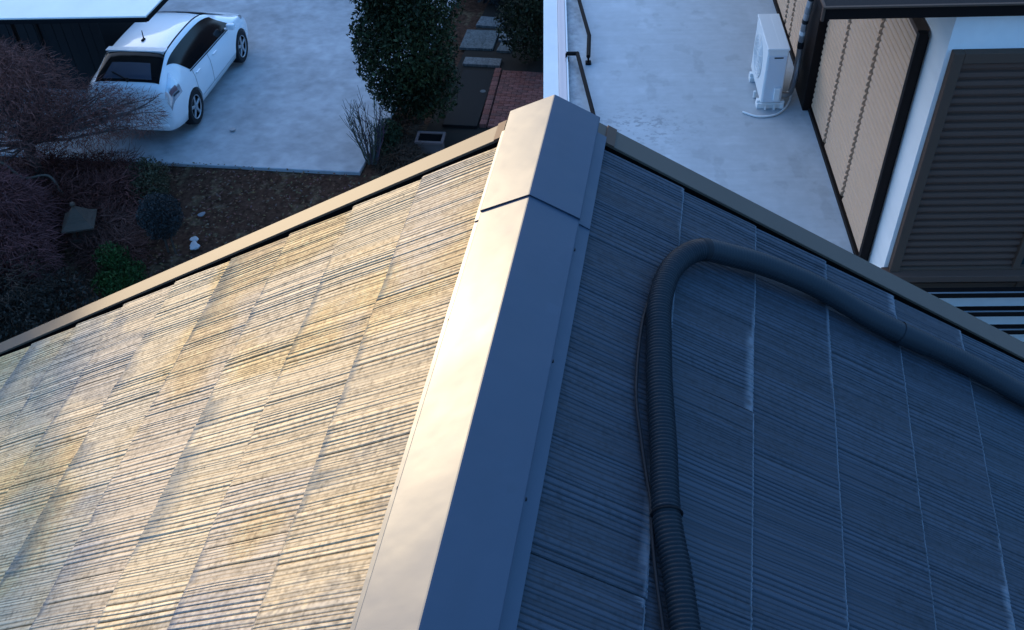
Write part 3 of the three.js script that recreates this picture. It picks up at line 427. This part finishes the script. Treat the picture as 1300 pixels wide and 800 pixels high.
{
  // pale carport roof over the near corner, on posts, and a dark shed added beyond it as black backdrop
  const o = thing('carport_roof', 'pale translucent carport roof sheet with dark frame beside the white car', 'carport', [-8.574, 0, -12.485]);
  const Y = -7.2, sh = new THREE.Shape([[0, 0], [0.09, 1.5], [-5, 1.5], [-5, -0.70]].map((p) => new THREE.Vector2(...p)));
  const sheet = new THREE.ExtrudeGeometry(sh, { depth: 0.02, bevelEnabled: true, bevelSize: 0.006, bevelThickness: 0.006, bevelSegments: 1 }); sheet.rotateX(-Math.PI / 2); sheet.translate(0, Y, 0);
  obj('roof_sheet', metreUV(sheet, 'x', 'z', 0.3), mat([0.95, 0.90, 0.82], 0.5, 0, { map: tex(256, 256, (u, v) => 0.95 + 0.2 * (F1(u, v) - 0.5)) }), o);
  const rail = (a, b) => { const A = V3(...a), B = V3(...b), d = B.clone().sub(A), g = bx(0.045, 0.07, d.length(), 0, 0, 0, 0.006); g.rotateY(Math.atan2(d.x, d.z)); g.translate((A.x + B.x) / 2, Y - 0.045, (A.z + B.z) / 2); return g; };
  obj('frame', [rail([0, 0, 0.0], [-5, 0, 0.70]), rail([0, 0, 0], [0.09, 0, -1.5]), rail([0.05, 0, -0.75], [-5, 0, -0.5]), rail([0.09, 0, -1.5], [-5, 0, -1.5])], M.black, o);
  for (const x of [-4.95, -2.9]) obj('post', rod([x, -10.2, -0.5], [x, Y - 0.06, -0.5], 0.04, 0.04, 10), M.brownMetal, o);
  const s = thing('backdrop_shed', 'added dark shed as backdrop for the black area under the carport, left of the white car', 'shed', [-12.75, groundY(-15.5) - 0.05, -15.5], 0.06);
  const bl = []; for (let i = 0; i < 18; i++) { const x = -1.62 + i * 0.19; obj('board', bx(0.183, 2.35, 0.02, x + 0.003 * (i % 3), 1.175, 0.9 + 0.002 * (i % 2), 0.004), M.blackWood ||= mat([0.018, 0.018, 0.02], 0.8), s); }
  obj('shed_wall', [bx(3.4, 2.33, 1.75, 0.0, 1.165, 0.0)], M.black, s); obj('shed_roof', bx(3.7, 0.06, 2.2, 0, 2.4, 0.05, 0.01), M.felt, s);
  obj('door_frame', [bx(0.05, 1.95, 0.03, -0.5, 0.98, 0.925), bx(0.05, 1.95, 0.03, 0.45, 0.98, 0.925), bx(1.0, 0.05, 0.03, -0.025, 1.98, 0.925)], M.brownMetal, s);
}

// ---------------------------------------------------------------- vegetation
// many small leaf faces through the volume of some ellipsoids, light and dark in clumps
function leafGeo(blobs, n, size, seed, opt = {}) {
  const r = rng(seed), pos = [], col = [], nor = [], f = fbm(seed + 1, 6, 3); const vol = blobs.map((b) => b[3] * b[4] * b[5]); const tot = vol.reduce((a, b) => a + b, 0);
  const q = new THREE.Quaternion(), e = new THREE.Euler(), a = V3(), c1 = opt.c || [0.02, 0.035, 0.018], c2 = opt.c2 || [0.05, 0.075, 0.03];
  blobs.forEach((b, bi) => {
    const m = Math.round(n * vol[bi] / tot);
    for (let i = 0; i < m; i++) {
      let x, y, z, d; do { x = r() * 2 - 1; y = r() * 2 - 1; z = r() * 2 - 1; d = Math.hypot(x, y, z); } while (d > 1 || d < 0.05);
      const k = Math.pow(r(), opt.shell ?? 0.35); x *= k / d * (0.4 + 0.6 * d) ** 0 ; y *= k / d; z *= k / d;
      const lump = 0.80 + 0.42 * f(x * 0.5 + 0.3 * z + bi * 0.37, y * 0.5 + bi * 0.21); x *= lump; y *= lump; z *= lump;
      const px = b[0] + x * b[3], py = b[1] + y * b[4], pz = b[2] + z * b[5];
      const s = size * (0.55 + 0.9 * r()), wd = s * (opt.slim ?? 0.5); e.set(r() * 6.3, r() * 6.3, r() * 6.3); q.setFromEuler(e);
      const P = [[-s, 0, 0], [0, wd, s * 0.12], [s, 0, 0], [0, -wd, s * 0.12]].map((v) => a.set(...v).applyQuaternion(q).toArray());
      const t = clamp(0.15 + 0.6 * r() * r() + 0.9 * (f(px * 0.3, py * 0.3 + pz * 0.2) - 0.4)), tone = 0.75 + 0.5 * r(); const C = [0, 1, 2].map((j) => mix(c1[j], c2[j], t) * tone);
      for (const j of [0, 1, 2, 0, 2, 3]) { pos.push(px + P[j][0], py + P[j][1], pz + P[j][2]); col.push(...C); }
    }
  });
  const g = new THREE.BufferGeometry(); g.setAttribute('position', new THREE.Float32BufferAttribute(pos, 3)); g.setAttribute('color', new THREE.Float32BufferAttribute(col, 3)); g.computeVertexNormals(); return g;
}
const leafMat = new THREE.MeshPhysicalMaterial({ color: 0xffffff, vertexColors: true, roughness: 0.6, specularIntensity: 0.35, side: THREE.DoubleSide });
const dryMat = new THREE.MeshPhysicalMaterial({ color: 0xffffff, vertexColors: true, roughness: 0.9, specularIntensity: 0.15, side: THREE.DoubleSide });
const barkMat = mat([0.07, 0.055, 0.045], 0.95), paleBark = mat([0.10, 0.078, 0.06], 0.95);
// a thin three-sided twig through points, with vertex colour
function twig(pos, col, pts, r0, r1, C) {
  const n = pts.length; let prev = null;
  for (let i = 0; i < n; i++) {
    const t = pts[Math.min(n - 1, i + 1)].clone().sub(pts[Math.max(0, i - 1)]).normalize(); const a = Math.abs(t.y) > 0.9 ? V3(1, 0, 0) : V3(0, 1, 0); const u = t.clone().cross(a).normalize(), v = t.clone().cross(u); const r = mix(r0, r1, i / (n - 1));
    const ring = [0, 1, 2].map((k) => { const w = k * 2.0944; return pts[i].clone().addScaledVector(u, Math.cos(w) * r).addScaledVector(v, Math.sin(w) * r); });
    if (prev) for (let k = 0; k < 3; k++) { const k2 = (k + 1) % 3; for (const P of [prev[k], prev[k2], ring[k], prev[k2], ring[k2], ring[k]]) { pos.push(P.x, P.y, P.z); col.push(...C); } }
    prev = ring;
  }
}
function colGeo(pos, col) { const g = new THREE.BufferGeometry(); g.setAttribute('position', new THREE.Float32BufferAttribute(pos, 3)); g.setAttribute('color', new THREE.Float32BufferAttribute(col, 3)); g.computeVertexNormals(); return g; }
// fine crossing twigs filling ellipsoids, drooping outwards
function twigGeo(blobs, n, seed, opt = {}) {
  const r = rng(seed), pos = [], col = [], f = fbm(seed + 2, 5, 3); const vol = blobs.map((b) => b[3] * b[4] * b[5]), tot = vol.reduce((a, b) => a + b, 0); const c1 = opt.c || [0.055, 0.035, 0.032], c2 = opt.c2 || [0.12, 0.075, 0.07];
  blobs.forEach((b, bi) => { const m = Math.round(n * vol[bi] / tot); for (let i = 0; i < m; i++) {
    let x, y, z, d; do { x = r() * 2 - 1; y = r() * 2 - 1; z = r() * 2 - 1; d = Math.hypot(x, y, z); } while (d > 1); 
    const k = 0.8 + 0.45 * f(x * 0.5 + bi * 0.3, z * 0.5 + y * 0.3); const p = V3(b[0] + x * b[3] * k, b[1] + y * b[4] * k, b[2] + z * b[5] * k); const dir = V3(x * 1.1 + (r() - 0.5) * 1.3, (r() - 0.55) * 0.9 + (opt.lift || 0), z * 1.1 + (r() - 0.5) * 1.3).normalize(); const L = (opt.len || 0.28) * (0.5 + r()); const pts = [p.clone()]; for (let j = 0; j < 3; j++) { dir.x += (r() - 0.5) * 0.8; dir.y += (r() - 0.5) * 0.7 - (opt.droop ?? 0.12); dir.z += (r() - 0.5) * 0.8; dir.normalize(); p.addScaledVector(dir, L / 3); pts.push(p.clone()); }
    const t = clamp(r() * 0.7 + 0.6 * (f(p.x * 0.2, p.z * 0.2) - 0.4)), tone = 0.7 + 0.6 * r(); const C = [0, 1, 2].map((j) => mix(c1[j], c2[j], t) * tone); const R = (opt.r || 0.0055) * (0.6 + 0.8 * r()); twig(pos, col, pts, R, R * 0.35, C);
  } });
  return colGeo(pos, col);
}
function branches(base, targets, seed, r0, C) { const r = rng(seed), pos = [], col = []; for (const t of targets) { const A = V3(...base), B = V3(...t), pts = []; const side = V3(r() - 0.5, 0, r() - 0.5).multiplyScalar(0.5); for (let i = 0; i <= 7; i++) { const k = i / 7; pts.push(V3(mix(A.x, B.x, k), mix(A.y, B.y, Math.pow(k, 0.7)), mix(A.z, B.z, k)).addScaledVector(side, Math.sin(k * 3.1)).add(V3((r() - 0.5) * 0.06, (r() - 0.5) * 0.06, (r() - 0.5) * 0.06))); } twig(pos, col, pts, r0 * (0.7 + 0.5 * r()), r0 * 0.22, C); } return colGeo(pos, col); }

{
  // bare reddish maple, its fine twigs hanging over the car's rear corner
  const o = thing('maple_tree', 'bare reddish maple with fine drooping twigs in front of the white car', 'tree');
  const bl = [[-10.85, -8.25, -11.6, 1.0, 0.9, 0.8], [-9.85, -8.62, -11.7, 0.85, 0.5, 0.7], [-9.05, -8.72, -11.9, 0.62, 0.34, 0.5], [-10.8, -8.8, -10.9, 0.6, 0.55, 0.5], [-11.5, -8.3, -12.0, 0.8, 0.75, 0.7]];
  obj('trunk', tube([[-10.6, -10.0, -10.9], [-10.55, -9.5, -11.0], [-10.7, -9.1, -11.2], [-10.6, -8.7, -11.4]], 0.09, 8, 20), barkMat, o);
  const r = rng(9), tg = []; bl.forEach((b) => { for (let i = 0; i < 16; i++) { const a = r() * 6.28, k = 0.5 + 0.5 * r(); tg.push([b[0] + Math.cos(a) * b[3] * k, b[1] + (r() - 0.3) * b[4], b[2] + Math.sin(a) * b[5] * k]); } });
  obj('branch', branches([-10.6, -9.0, -11.3], tg, 21, 0.03, [0.07, 0.055, 0.05]), dryMat, o);
  obj('pale_branch', tube([[-11.2, -8.9, -10.6], [-10.75, -8.92, -10.55], [-10.45, -9.15, -10.5], [-10.05, -9.15, -10.6], [-9.85, -9.45, -10.5]], 0.022, 6, 30), paleBark, o);
  obj('crown', twigGeo(bl, 15000, 33, { len: 0.14, r: 0.0042, c: [0.09, 0.034, 0.026], c2: [0.32, 0.135, 0.105], droop: 0.05 }), dryMat, o).userData.kind = 'stuff';
  obj('dry_leaves', leafGeo([[-10.9, -8.3, -11.5, 0.95, 0.85, 0.8], [-9.9, -8.7, -11.6, 0.8, 0.5, 0.7]], 9500, 0.017, 35, { c: [0.08, 0.03, 0.026], c2: [0.24, 0.10, 0.085], shell: 0.5 }), dryMat, o).userData.kind = 'stuff';
}
{
  const o = thing('purple_shrub', 'leafless purplish shrub below the maple near the roof edge', 'shrub');
  const bl = [[-10.4, -9.2, -9.6, 0.8, 0.7, 0.7], [-10.0, -9.4, -8.9, 0.75, 0.5, 0.6]];
  obj('stem', branches([-10.3, -9.95, -9.4], [[-10.9, -8.9, -9.9], [-10.2, -8.7, -9.6], [-9.8, -9.0, -9.2], [-10.6, -9.1, -9.0], [-9.6, -9.2, -8.8], [-9.9, -8.95, -9.9]], 44, 0.022, [0.06, 0.045, 0.05]), dryMat, o);
  obj('twigs', twigGeo(bl, 5200, 45, { len: 0.3, r: 0.0055, len: 0.2, c: [0.05, 0.020, 0.018], c2: [0.16, 0.062, 0.058], lift: 0.15 }), dryMat, o).userData.kind = 'stuff';
  obj('dry_leaves', leafGeo(bl, 8000, 0.018, 46, { c: [0.05, 0.02, 0.018], c2: [0.17, 0.07, 0.062], shell: 0.5 }), dryMat, o).userData.kind = 'stuff';
  const a = thing('azalea_shrub', 'low reddish brown azalea along the driveway edge in front of the car', 'shrub');
  const ab = [[-9.6, -9.68, -11.45, 0.72, 0.38, 0.40], [-10.5, -9.62, -11.2, 0.75, 0.42, 0.5], [-9.15, -9.68, -10.8, 0.62, 0.36, 0.55], [-9.9, -9.62, -10.5, 0.72, 0.4, 0.55], [-11.0, -9.5, -10.5, 0.6, 0.45, 0.6]];
  obj('twigs', twigGeo(ab, 6500, 51, { len: 0.22, c: [0.06, 0.022, 0.017], c2: [0.15, 0.055, 0.045], lift: 0.25 }), dryMat, a).userData.kind = 'stuff';
  obj('foliage', leafGeo(ab, 12000, 0.022, 52, { c: [0.05, 0.018, 0.014], c2: [0.13, 0.05, 0.038] }), dryMat, a).userData.kind = 'stuff';
  const b = thing('olive_shrub', 'rounded olive brown shrub at the driveway corner beside the soil', 'shrub');
  obj('foliage', leafGeo([[-8.82, -9.68, -11.45, 0.38, 0.32, 0.34], [-8.62, -9.66, -11.05, 0.36, 0.3, 0.34]], 4600, 0.024, 61, { c: [0.035, 0.032, 0.016], c2: [0.085, 0.075, 0.04] }), leafMat, b);
  obj('stem', branches([-8.75, -9.95, -11.3], [[-9.0, -9.6, -11.5], [-8.6, -9.55, -11.2], [-8.7, -9.5, -11.5]], 62, 0.015, [0.06, 0.05, 0.04]), dryMat, b);
  const c = thing('green_shrub', 'small bright green leafy shrub near the sunlit roof edge', 'shrub');
  obj('foliage', leafGeo([[-8.42, -9.62, -9.25, 0.30, 0.30, 0.26], [-8.08, -9.72, -9.1, 0.26, 0.22, 0.24], [-8.3, -9.75, -8.85, 0.34, 0.22, 0.24]], 3600, 0.035, 71, { c: [0.010, 0.026, 0.006], c2: [0.03, 0.085, 0.018], slim: 0.3, shell: 0.6 }), leafMat, c);
  obj('stem', branches([-8.25, -9.95, -9.15], [[-8.4, -9.5, -9.3], [-8.1, -9.6, -9.1], [-8.3, -9.6, -8.9]], 72, 0.012, [0.05, 0.06, 0.03]), dryMat, c);
  const d = thing('dark_shrub', 'dark leafy shrub mass in the lower left corner beside the roof', 'shrub');
  obj('foliage', leafGeo([[-10.2, -9.6, -8.1, 0.8, 0.5, 0.6], [-9.3, -9.7, -7.9, 0.6, 0.4, 0.55], [-8.9, -9.72, -8.5, 0.5, 0.35, 0.4], [-10.4, -9.5, -7.3, 0.8, 0.5, 0.6]], 9000, 0.032, 81, { c: [0.010, 0.010, 0.008], c2: [0.045, 0.038, 0.028] }), leafMat, d);
  obj('twigs', twigGeo([[-9.9, -9.5, -8.2, 0.9, 0.5, 0.7]], 1200, 83, { len: 0.2, c: [0.03, 0.02, 0.014], c2: [0.07, 0.048, 0.034], lift: 0.3 }), dryMat, d);
  const e = thing('brown_shrub', 'brown bare shrub on the soil between the lantern and the rounded bush', 'shrub');
  obj('twigs', twigGeo([[-9.0, -9.72, -10.1, 0.7, 0.26, 0.5], [-8.7, -9.75, -9.6, 0.55, 0.22, 0.4]], 2800, 91, { len: 0.24, c: [0.06, 0.026, 0.02], c2: [0.15, 0.07, 0.055], lift: 0.2 }), dryMat, e).userData.kind = 'stuff';
}
{
  // clipped blue-grey bush on two stems
  const o = thing('rounded_bush', 'rounded blue grey clipped bush on a short trunk beside pale stones', 'bush');
  obj('foliage', leafGeo([[-7.82, -9.25, -9.95, 0.34, 0.40, 0.32]], 6500, 0.022, 101, { c: [0.016, 0.018, 0.018], c2: [0.045, 0.05, 0.05], shell: 0.25, slim: 0.4 }), leafMat, o);
  obj('trunk', [rod([-7.86, -9.96, -9.9], [-7.84, -9.4, -9.92], 0.022, 0.016, 7), rod([-7.72, -9.96, -9.88], [-7.74, -9.4, -9.92], 0.018, 0.014, 7)], barkMat, o);
  // pale stones on the soil
  const r = rng(111); [[-7.54, -10.22, 0.075], [-7.46, -10.05, 0.095], [-7.66, -10.85, 0.065]].forEach(([x, z, s], i) => {
    const g = new THREE.IcosahedronGeometry(s, 2), p = g.attributes.position; for (let k = 0; k < p.count; k++) { const v = V3(p.getX(k), p.getY(k), p.getZ(k)); const n = 0.8 + 0.3 * Math.sin(v.x * 31 + i) * Math.cos(v.z * 27 + i * 2) + 0.1 * Math.sin(v.y * 60); p.setXYZ(k, v.x * n * 1.2, v.y * 0.45 * n, v.z * n); } g.computeVertexNormals(); g.rotateY(r() * 6); g.translate(x, groundY(z) - 0.02, z);
    tag(obj('garden_stone', g, i < 2 ? (M.stoneWhite ||= mat([0.34, 0.34, 0.34], 0.9)) : (M.stonePale ||= mat([0.16, 0.16, 0.165], 0.9))), ['smaller of two pale garden stones right of the rounded bush', 'larger pale garden stone nearest the roof edge beside the rounded bush', 'small grey stone on the soil beyond the rounded bush'][i], 'stone');
  });
  // low stone lantern, its square roof tilted towards the house
  const l = thing('stone_lantern', 'low grey stone lantern with a square pointed roof under the bare shrubs', 'lantern', [-9.22, -9.93, -9.85], 0.35);
  const st = mat([0.075, 0.055, 0.042], 0.95, 0, { bumpMap: bumpFine, bumpScale: 0.01 }); const roof = new THREE.ConeGeometry(0.36, 0.24, 4, 3); roof.rotateY(Math.PI / 4); { const p = roof.attributes.position; for (let i = 0; i < p.count; i++) { const y = p.getY(i); if (y < -0.08) p.setY(i, y + 0.03 * Math.hypot(p.getX(i), p.getZ(i)) / 0.36); } roof.computeVertexNormals(); } roof.scale(1, 1.5, 1); roof.translate(0, 0.66, 0); { const ng = roof.toNonIndexed(); ng.computeVertexNormals(); roof.copy(ng); }
  obj('lantern_roof', [roof, bx(0.5, 0.03, 0.5, 0, 0.5, 0, 0.01)], st, l); obj('finial', new THREE.SphereGeometry(0.045, 10, 8).translate(0, 0.86, 0), st, l);
  obj('fire_box', [bx(0.06, 0.22, 0.06, -0.12, 0.38, -0.12), bx(0.06, 0.22, 0.06, 0.12, 0.38, -0.12), bx(0.06, 0.22, 0.06, -0.12, 0.38, 0.12), bx(0.06, 0.22, 0.06, 0.12, 0.38, 0.12), bx(0.16, 0.2, 0.16, 0, 0.38, 0)], st, l); obj('pedestal', [bx(0.38, 0.07, 0.38, 0, 0.24, 0, 0.02), bx(0.2, 0.24, 0.2, 0, 0.1, 0, 0.02)], st, l);
}
{
  // tall evergreen between driveway and path
  const o = thing('evergreen_bush', 'tall dense dark evergreen bush between driveway and stone path', 'bush');
  const bl = [[-4.78, -8.6, -14.25, 0.92, 1.15, 0.85], [-4.62, -7.5, -14.5, 0.85, 1.0, 0.8], [-5.3, -8.35, -14.3, 0.5, 0.6, 0.5], [-4.35, -9.2, -14.2, 0.55, 0.7, 0.55], [-5.2, -7.4, -14.5, 0.6, 0.7, 0.6], [-4.75, -9.3, -14.0, 0.62, 0.55, 0.5]];
  obj('trunk', rod([-4.7, -10.3, -14.3], [-4.65, -7.9, -14.4], 0.09, 0.05, 8), barkMat, o);
  obj('branch', branches([-4.7, -9.8, -14.3], bl.map((b) => [b[0], b[1] + 0.3, b[2]]), 121, 0.05, [0.05, 0.04, 0.03]), dryMat, o);
  obj('foliage', leafGeo(bl, 30000, 0.042, 122, { c: [0.008, 0.012, 0.006], c2: [0.048, 0.068, 0.024], shell: 0.3, slim: 0.45 }), leafMat, o);
  const s = thing('dark_bush', 'dark round bush beside the terrace parapet beyond the brick paving', 'bush');
  obj('foliage', leafGeo([[-3.0, -9.55, -17.3, 0.72, 0.85, 0.7], [-2.7, -9.2, -17.9, 0.7, 0.9, 0.7]], 11000, 0.04, 131, { c: [0.008, 0.012, 0.006], c2: [0.024, 0.034, 0.014], shell: 0.3 }), leafMat, s); obj('trunk', rod([-2.95, -10.6, -17.4], [-2.9, -9.5, -17.5], 0.05, 0.03, 7), barkMat, s);
  const t = thing('shade_bush', 'deep blue black bush at the far end of the stone path', 'bush');
  obj('foliage', leafGeo([[-4.1, -10.2, -20.2, 0.85, 0.6, 0.6], [-3.4, -10.1, -20.6, 0.7, 0.7, 0.6], [-4.9, -10.0, -20.9, 0.8, 0.8, 0.6]], 9000, 0.045, 141, { c: [0.010, 0.014, 0.016], c2: [0.028, 0.036, 0.04], shell: 0.3 }), leafMat, t); obj('trunk', rod([-3.9, -11, -20.3], [-3.9, -10.2, -20.3], 0.05, 0.03, 7), barkMat, t);
  const l = thing('low_green_shrub', 'low dark green shrub at the foot of the bare stems beside the driveway', 'shrub');
  obj('foliage', leafGeo([[-4.98, -9.78, -13.25, 0.26, 0.34, 0.28], [-5.02, -9.9, -12.95, 0.24, 0.2, 0.24]], 3400, 0.028, 151, { c: [0.014, 0.026, 0.013], c2: [0.04, 0.06, 0.03] }), leafMat, l); obj('stem', branches([-5, -10.1, -13.2], [[-5.1, -9.6, -13.3], [-4.9, -9.6, -13.2]], 152, 0.012, [0.05, 0.04, 0.03]), dryMat, l);
  // bare upright stems
  const b = thing('bare_shrub', 'bare upright shrub of thin grey stems at the driveway corner', 'shrub');
  const r = rng(161), pos = [], col = []; for (let i = 0; i < 24; i++) { const a = (r() - 0.5) * 0.95, bz = (r() - 0.5) * 0.6, H = 0.85 + 0.65 * r(); const pts = []; let lean = a * 0.45; for (let k = 0; k <= 7; k++) { const q = k / 7; pts.push(V3(-5.17 + (r() - 0.5) * 0.03 + a * 0.14 + lean * 1.5 * Math.pow(q, 0.75), -10.0 + H * q * (1 - 0.06 * q), -12.72 + bz * (0.15 + 0.5 * q) + (r() - 0.5) * 0.025)); } const C = [0.075, 0.068, 0.062].map((c) => c * (0.7 + 0.6 * r())); twig(pos, col, pts, 0.013, 0.005, C); for (let s = 0; s < 6; s++) { const p = pts[2 + Math.floor(r() * 5)], d = V3((r() - 0.5) * 1.4, 0.8, (r() - 0.5) * 1.2).normalize(); const L = 0.12 + 0.3 * r(); twig(pos, col, [p.clone(), p.clone().addScaledVector(d, L * 0.5), p.clone().addScaledVector(d, L).add(V3(0, 0.05, 0))], 0.006, 0.003, C); } }
  obj('stems', colGeo(pos, col), dryMat, b);
  // rough leaf litter mound and the planter
  const pl = thing('stone_planter', 'pale rectangular planter with thick rim under the evergreen bush', 'planter', [-4.22, -10.12, -13.30], 0.05);
  const pm = mat([0.15, 0.10, 0.09], 0.85, 0, { bumpMap: bumpFine, bumpScale: 0.006 });
  obj('planter_body', [bx(0.44, 0.34, 0.28, 0, 0.16, 0, 0.02)], mat([0.12, 0.095, 0.09], 0.9), pl); obj('rim', [bx(0.52, 0.06, 0.05, 0, 0.345, 0.15, 0.015), bx(0.52, 0.06, 0.05, 0, 0.345, -0.15, 0.015), bx(0.05, 0.06, 0.26, -0.235, 0.345, 0, 0.015), bx(0.05, 0.06, 0.26, 0.235, 0.345, 0, 0.015)], pm, pl); obj('planter_soil', bx(0.42, 0.02, 0.25, 0, 0.335, 0), M.felt, pl);
  const rk = thing('brown_litter_shrub', 'low brown dried shrub between the planter and the green shrub', 'shrub');
  obj('twigs', twigGeo([[-4.7, -9.95, -12.85, 0.4, 0.22, 0.35], [-4.85, -9.9, -13.6, 0.35, 0.25, 0.3]], 1500, 171, { len: 0.2, c: [0.04, 0.028, 0.02], c2: [0.10, 0.06, 0.04], lift: 0.2 }), dryMat, rk); obj('dry_leaves', leafGeo([[-4.7, -9.98, -12.85, 0.45, 0.18, 0.38], [-4.9, -9.9, -13.7, 0.35, 0.2, 0.3]], 1500, 0.03, 172, { c: [0.04, 0.026, 0.018], c2: [0.11, 0.065, 0.045] }), dryMat, rk);
}
{
  // path: stone slabs, a dark slab and brick paving with an edging row, each piece laid singly
  const gy = (z) => groundY(z) + 0.0;
  const tilt = -Math.atan(0.108) * -1;
  const p = struct('path', (() => { const g = bx(2.1, 0.05, 8.5, -3.45, 0, -17.4); const q = g.attributes.position; for (let i = 0; i < q.count; i++) q.setY(i, q.getY(i) + groundY(q.getZ(i)) - 0.045); g.computeVertexNormals(); return g; })(), mat([0.020, 0.017, 0.014], 0.95));
  const stM = [mat([0.12, 0.13, 0.13], 0.9, 0, { map: speckle, bumpMap: bumpFine, bumpScale: 0.008 }), mat([0.145, 0.15, 0.15], 0.9, 0, { map: speckle, bumpMap: bumpFine, bumpScale: 0.008 })];
  const lay = (name, x, z, w, d, h, m, turn = 0) => { const s = obj(name, metreUV(bx(w, 0.06, d, 0, 0, 0, 0.008), 'x', 'z', 1.2), m, p); s.position.set(x, gy(z) + h, z); s.rotation.set(Math.atan(0.108) * -1, turn, 0, 'YXZ'); return s; };
  lay('stone', -4.28, -18.05, 0.72, 0.95, 0.0, stM[0], 0.03); lay('stone', -3.72, -18.3, 0.34, 0.5, 0.004, stM[1], 0.1); lay('stone', -3.65, -17.75, 0.3, 0.45, 0.0, stM[0], -0.06); lay('stone', -4.0, -16.95, 0.78, 0.34, 0.012, stM[1], 0.02); lay('stone', -4.2, -19.0, 0.6, 0.5, 0.0, stM[1], -0.05);
  lay('dark_slab', -3.93, -15.35, 0.66, 2.35, 0.01, mat([0.010, 0.010, 0.010], 0.8, 0, { specularIntensity: 0.2 }), 0.04); const c = obj('valve_cover', rod([-3.72, gy(-15.6) + 0.03, -15.6], [-3.72, gy(-15.6) + 0.05, -15.6], 0.06, 0.055, 12), stM[1], p);
  const r = rng(181), br = [[0.20, 0.085, 0.07], [0.23, 0.095, 0.08], [0.17, 0.078, 0.066], [0.20, 0.075, 0.06]].map((q) => mat(q, 0.9, 0, { map: speckle })); const eg = metreUV(bx(0.13, 0.09, 0.19, 0, 0, 0, 0.01), 'x', 'z', 2), hg = metreUV(bx(0.096, 0.06, 0.096, 0, 0, 0, 0.005), 'x', 'z', 2), bg = metreUV(bx(0.196, 0.06, 0.096, 0, 0, 0, 0.005), 'x', 'z', 2);
  for (let i = 0; i < 12; i++) { const z = -14.35 - i * 0.2; const m = obj('edging_block', eg, br[(i * 5 + 1) % 4], p); m.position.set(-3.46 - (i) * 0.0125, gy(z) + 0.015, z); m.rotation.x = -0.108; }
  for (let j = 0; j < 23; j++) for (let i = 0; i < 5; i++) { const z = -14.3 - j * 0.1035, x = -3.27 - j * 0.0065 + i * 0.2045 + (j % 2 ? 0.1 : 0); if (j % 2 && !i) { const hb = obj('brick', hg, br[Math.floor(r() * 4)], p); hb.position.set(x - 0.1515, gy(z) - 0.005, z); hb.rotation.x = -0.108; } const m = obj('brick', bg, br[Math.floor(r() * 4)], p); m.position.set(x, gy(z) - 0.005 + (r() - 0.5) * 0.004, z); m.rotation.set(-0.108, (r() - 0.5) * 0.02, 0); }
}
{
  // fallen leaves on the soil: one mass nobody could count
  const r = rng(191), pos = [], col = []; for (let i = 0; i < 3200; i++) { const x = -9.4 + r() * 5.0, z = -12.25 + r() * 5.2, y = groundY(z) - 0.02 + 0.02 * r(), s = 0.014 + 0.026 * r(), a = r() * 6.28, t = 0.5 * (r() - 0.5); const c = Math.cos(a) * s, d = Math.sin(a) * s, C = r() < 0.05 ? [0.10, 0.08, 0.06] : [0.07 + 0.05 * r(), 0.045 + 0.03 * r(), 0.03 + 0.02 * r()]; const P = [[x - c, y - t * s, z - d], [x + d * 0.5, y + 0.004, z - c * 0.5], [x + c, y + t * s, z + d], [x - d * 0.5, y + 0.004, z + c * 0.5]]; for (const k of [0, 2, 1, 0, 3, 2]) { pos.push(...P[k]); col.push(...C); } }
  const o = obj('leaf_litter', colGeo(pos, col), dryMat); o.userData.kind = 'stuff'; o.userData.label = 'dry brown leaf litter scattered on the garden soil';
}
{
  // unseen block added to the west to keep low sun off garden and terrace
  const dir = Math.atan2(-sunDir.x, -sunDir.z); const cx = sunDir.x / Math.cos(SUN_EL) * 60, cz = sunDir.z / Math.cos(SUN_EL) * 60;
  const o = thing('sun_blocking_block', 'added unseen block west of the garden that keeps the low sun off it', 'building', [cx, -12.7, cz], dir);
  const top = 12.7 + 7.2; obj('wall', bx(70, top, 9, 0, top / 2, -4.5), M.stucco, o); obj('roof', bx(70.6, 0.25, 9.6, 0, top + 0.126, -4.5), M.grey, o);
  for (let f = 0; f < 5; f++) for (let i = 0; i < 10; i++) { const w = obj('window', bx(1.7, 1.3, 0.06, -27 + i * 6, 2.6 + f * 3.4, 0.031), M.glass, o); obj('frame', [bx(1.84, 0.07, 0.09, -27 + i * 6, 2.6 + f * 3.4 + 0.69, 0.046), bx(1.84, 0.07, 0.12, -27 + i * 6, 2.6 + f * 3.4 - 0.69, 0.061)], M.white, w); }
}
{
  // unseen tree west of the garden, crown clumps placed to dapple the sunlit slope
  const o = thing('unseen_shade_tree', 'unseen tree west of the garden with crown placed to shade the slope', 'tree');
  const at = (s, z, d, up) => { const x = -s * Math.cos(TH_L), y = -s * Math.sin(TH_L); return [x + sunDir.x * d, y + sunDir.y * d + up, z + sunDir.z * d]; };
  const A = at(1.62, 0.12, 17, -0.12), B = at(1.02, 1.02, 16.5, -0.02), C = at(1.30, 0.70, 17, -0.25);
  obj('crown', leafGeo([[...A, 0.42, 0.34, 0.42], [...B, 0.30, 0.26, 0.30], [...C, 0.3, 0.3, 0.3]], 620, 0.055, 211, { shell: 0.6 }), leafMat, o);
  obj('lower_crown', leafGeo([[A[0], A[1] - 2.2, A[2], 1.5, 1.5, 1.5], [A[0] + 0.3, A[1] - 4.2, A[2], 2.0, 2.0, 1.9]], 7000, 0.06, 212, { shell: 0.4 }), leafMat, o);
  const base = [A[0], -10.2, A[2]]; obj('trunk', [rod(base, [A[0], A[1] - 1.5, A[2]], 0.16, 0.05, 8)], barkMat, o); obj('branch', branches([A[0], A[1] - 2.5, A[2]], [A, B, C], 213, 0.03, [0.06, 0.05, 0.04]), dryMat, o);
}
renderer.render(scene, camera);
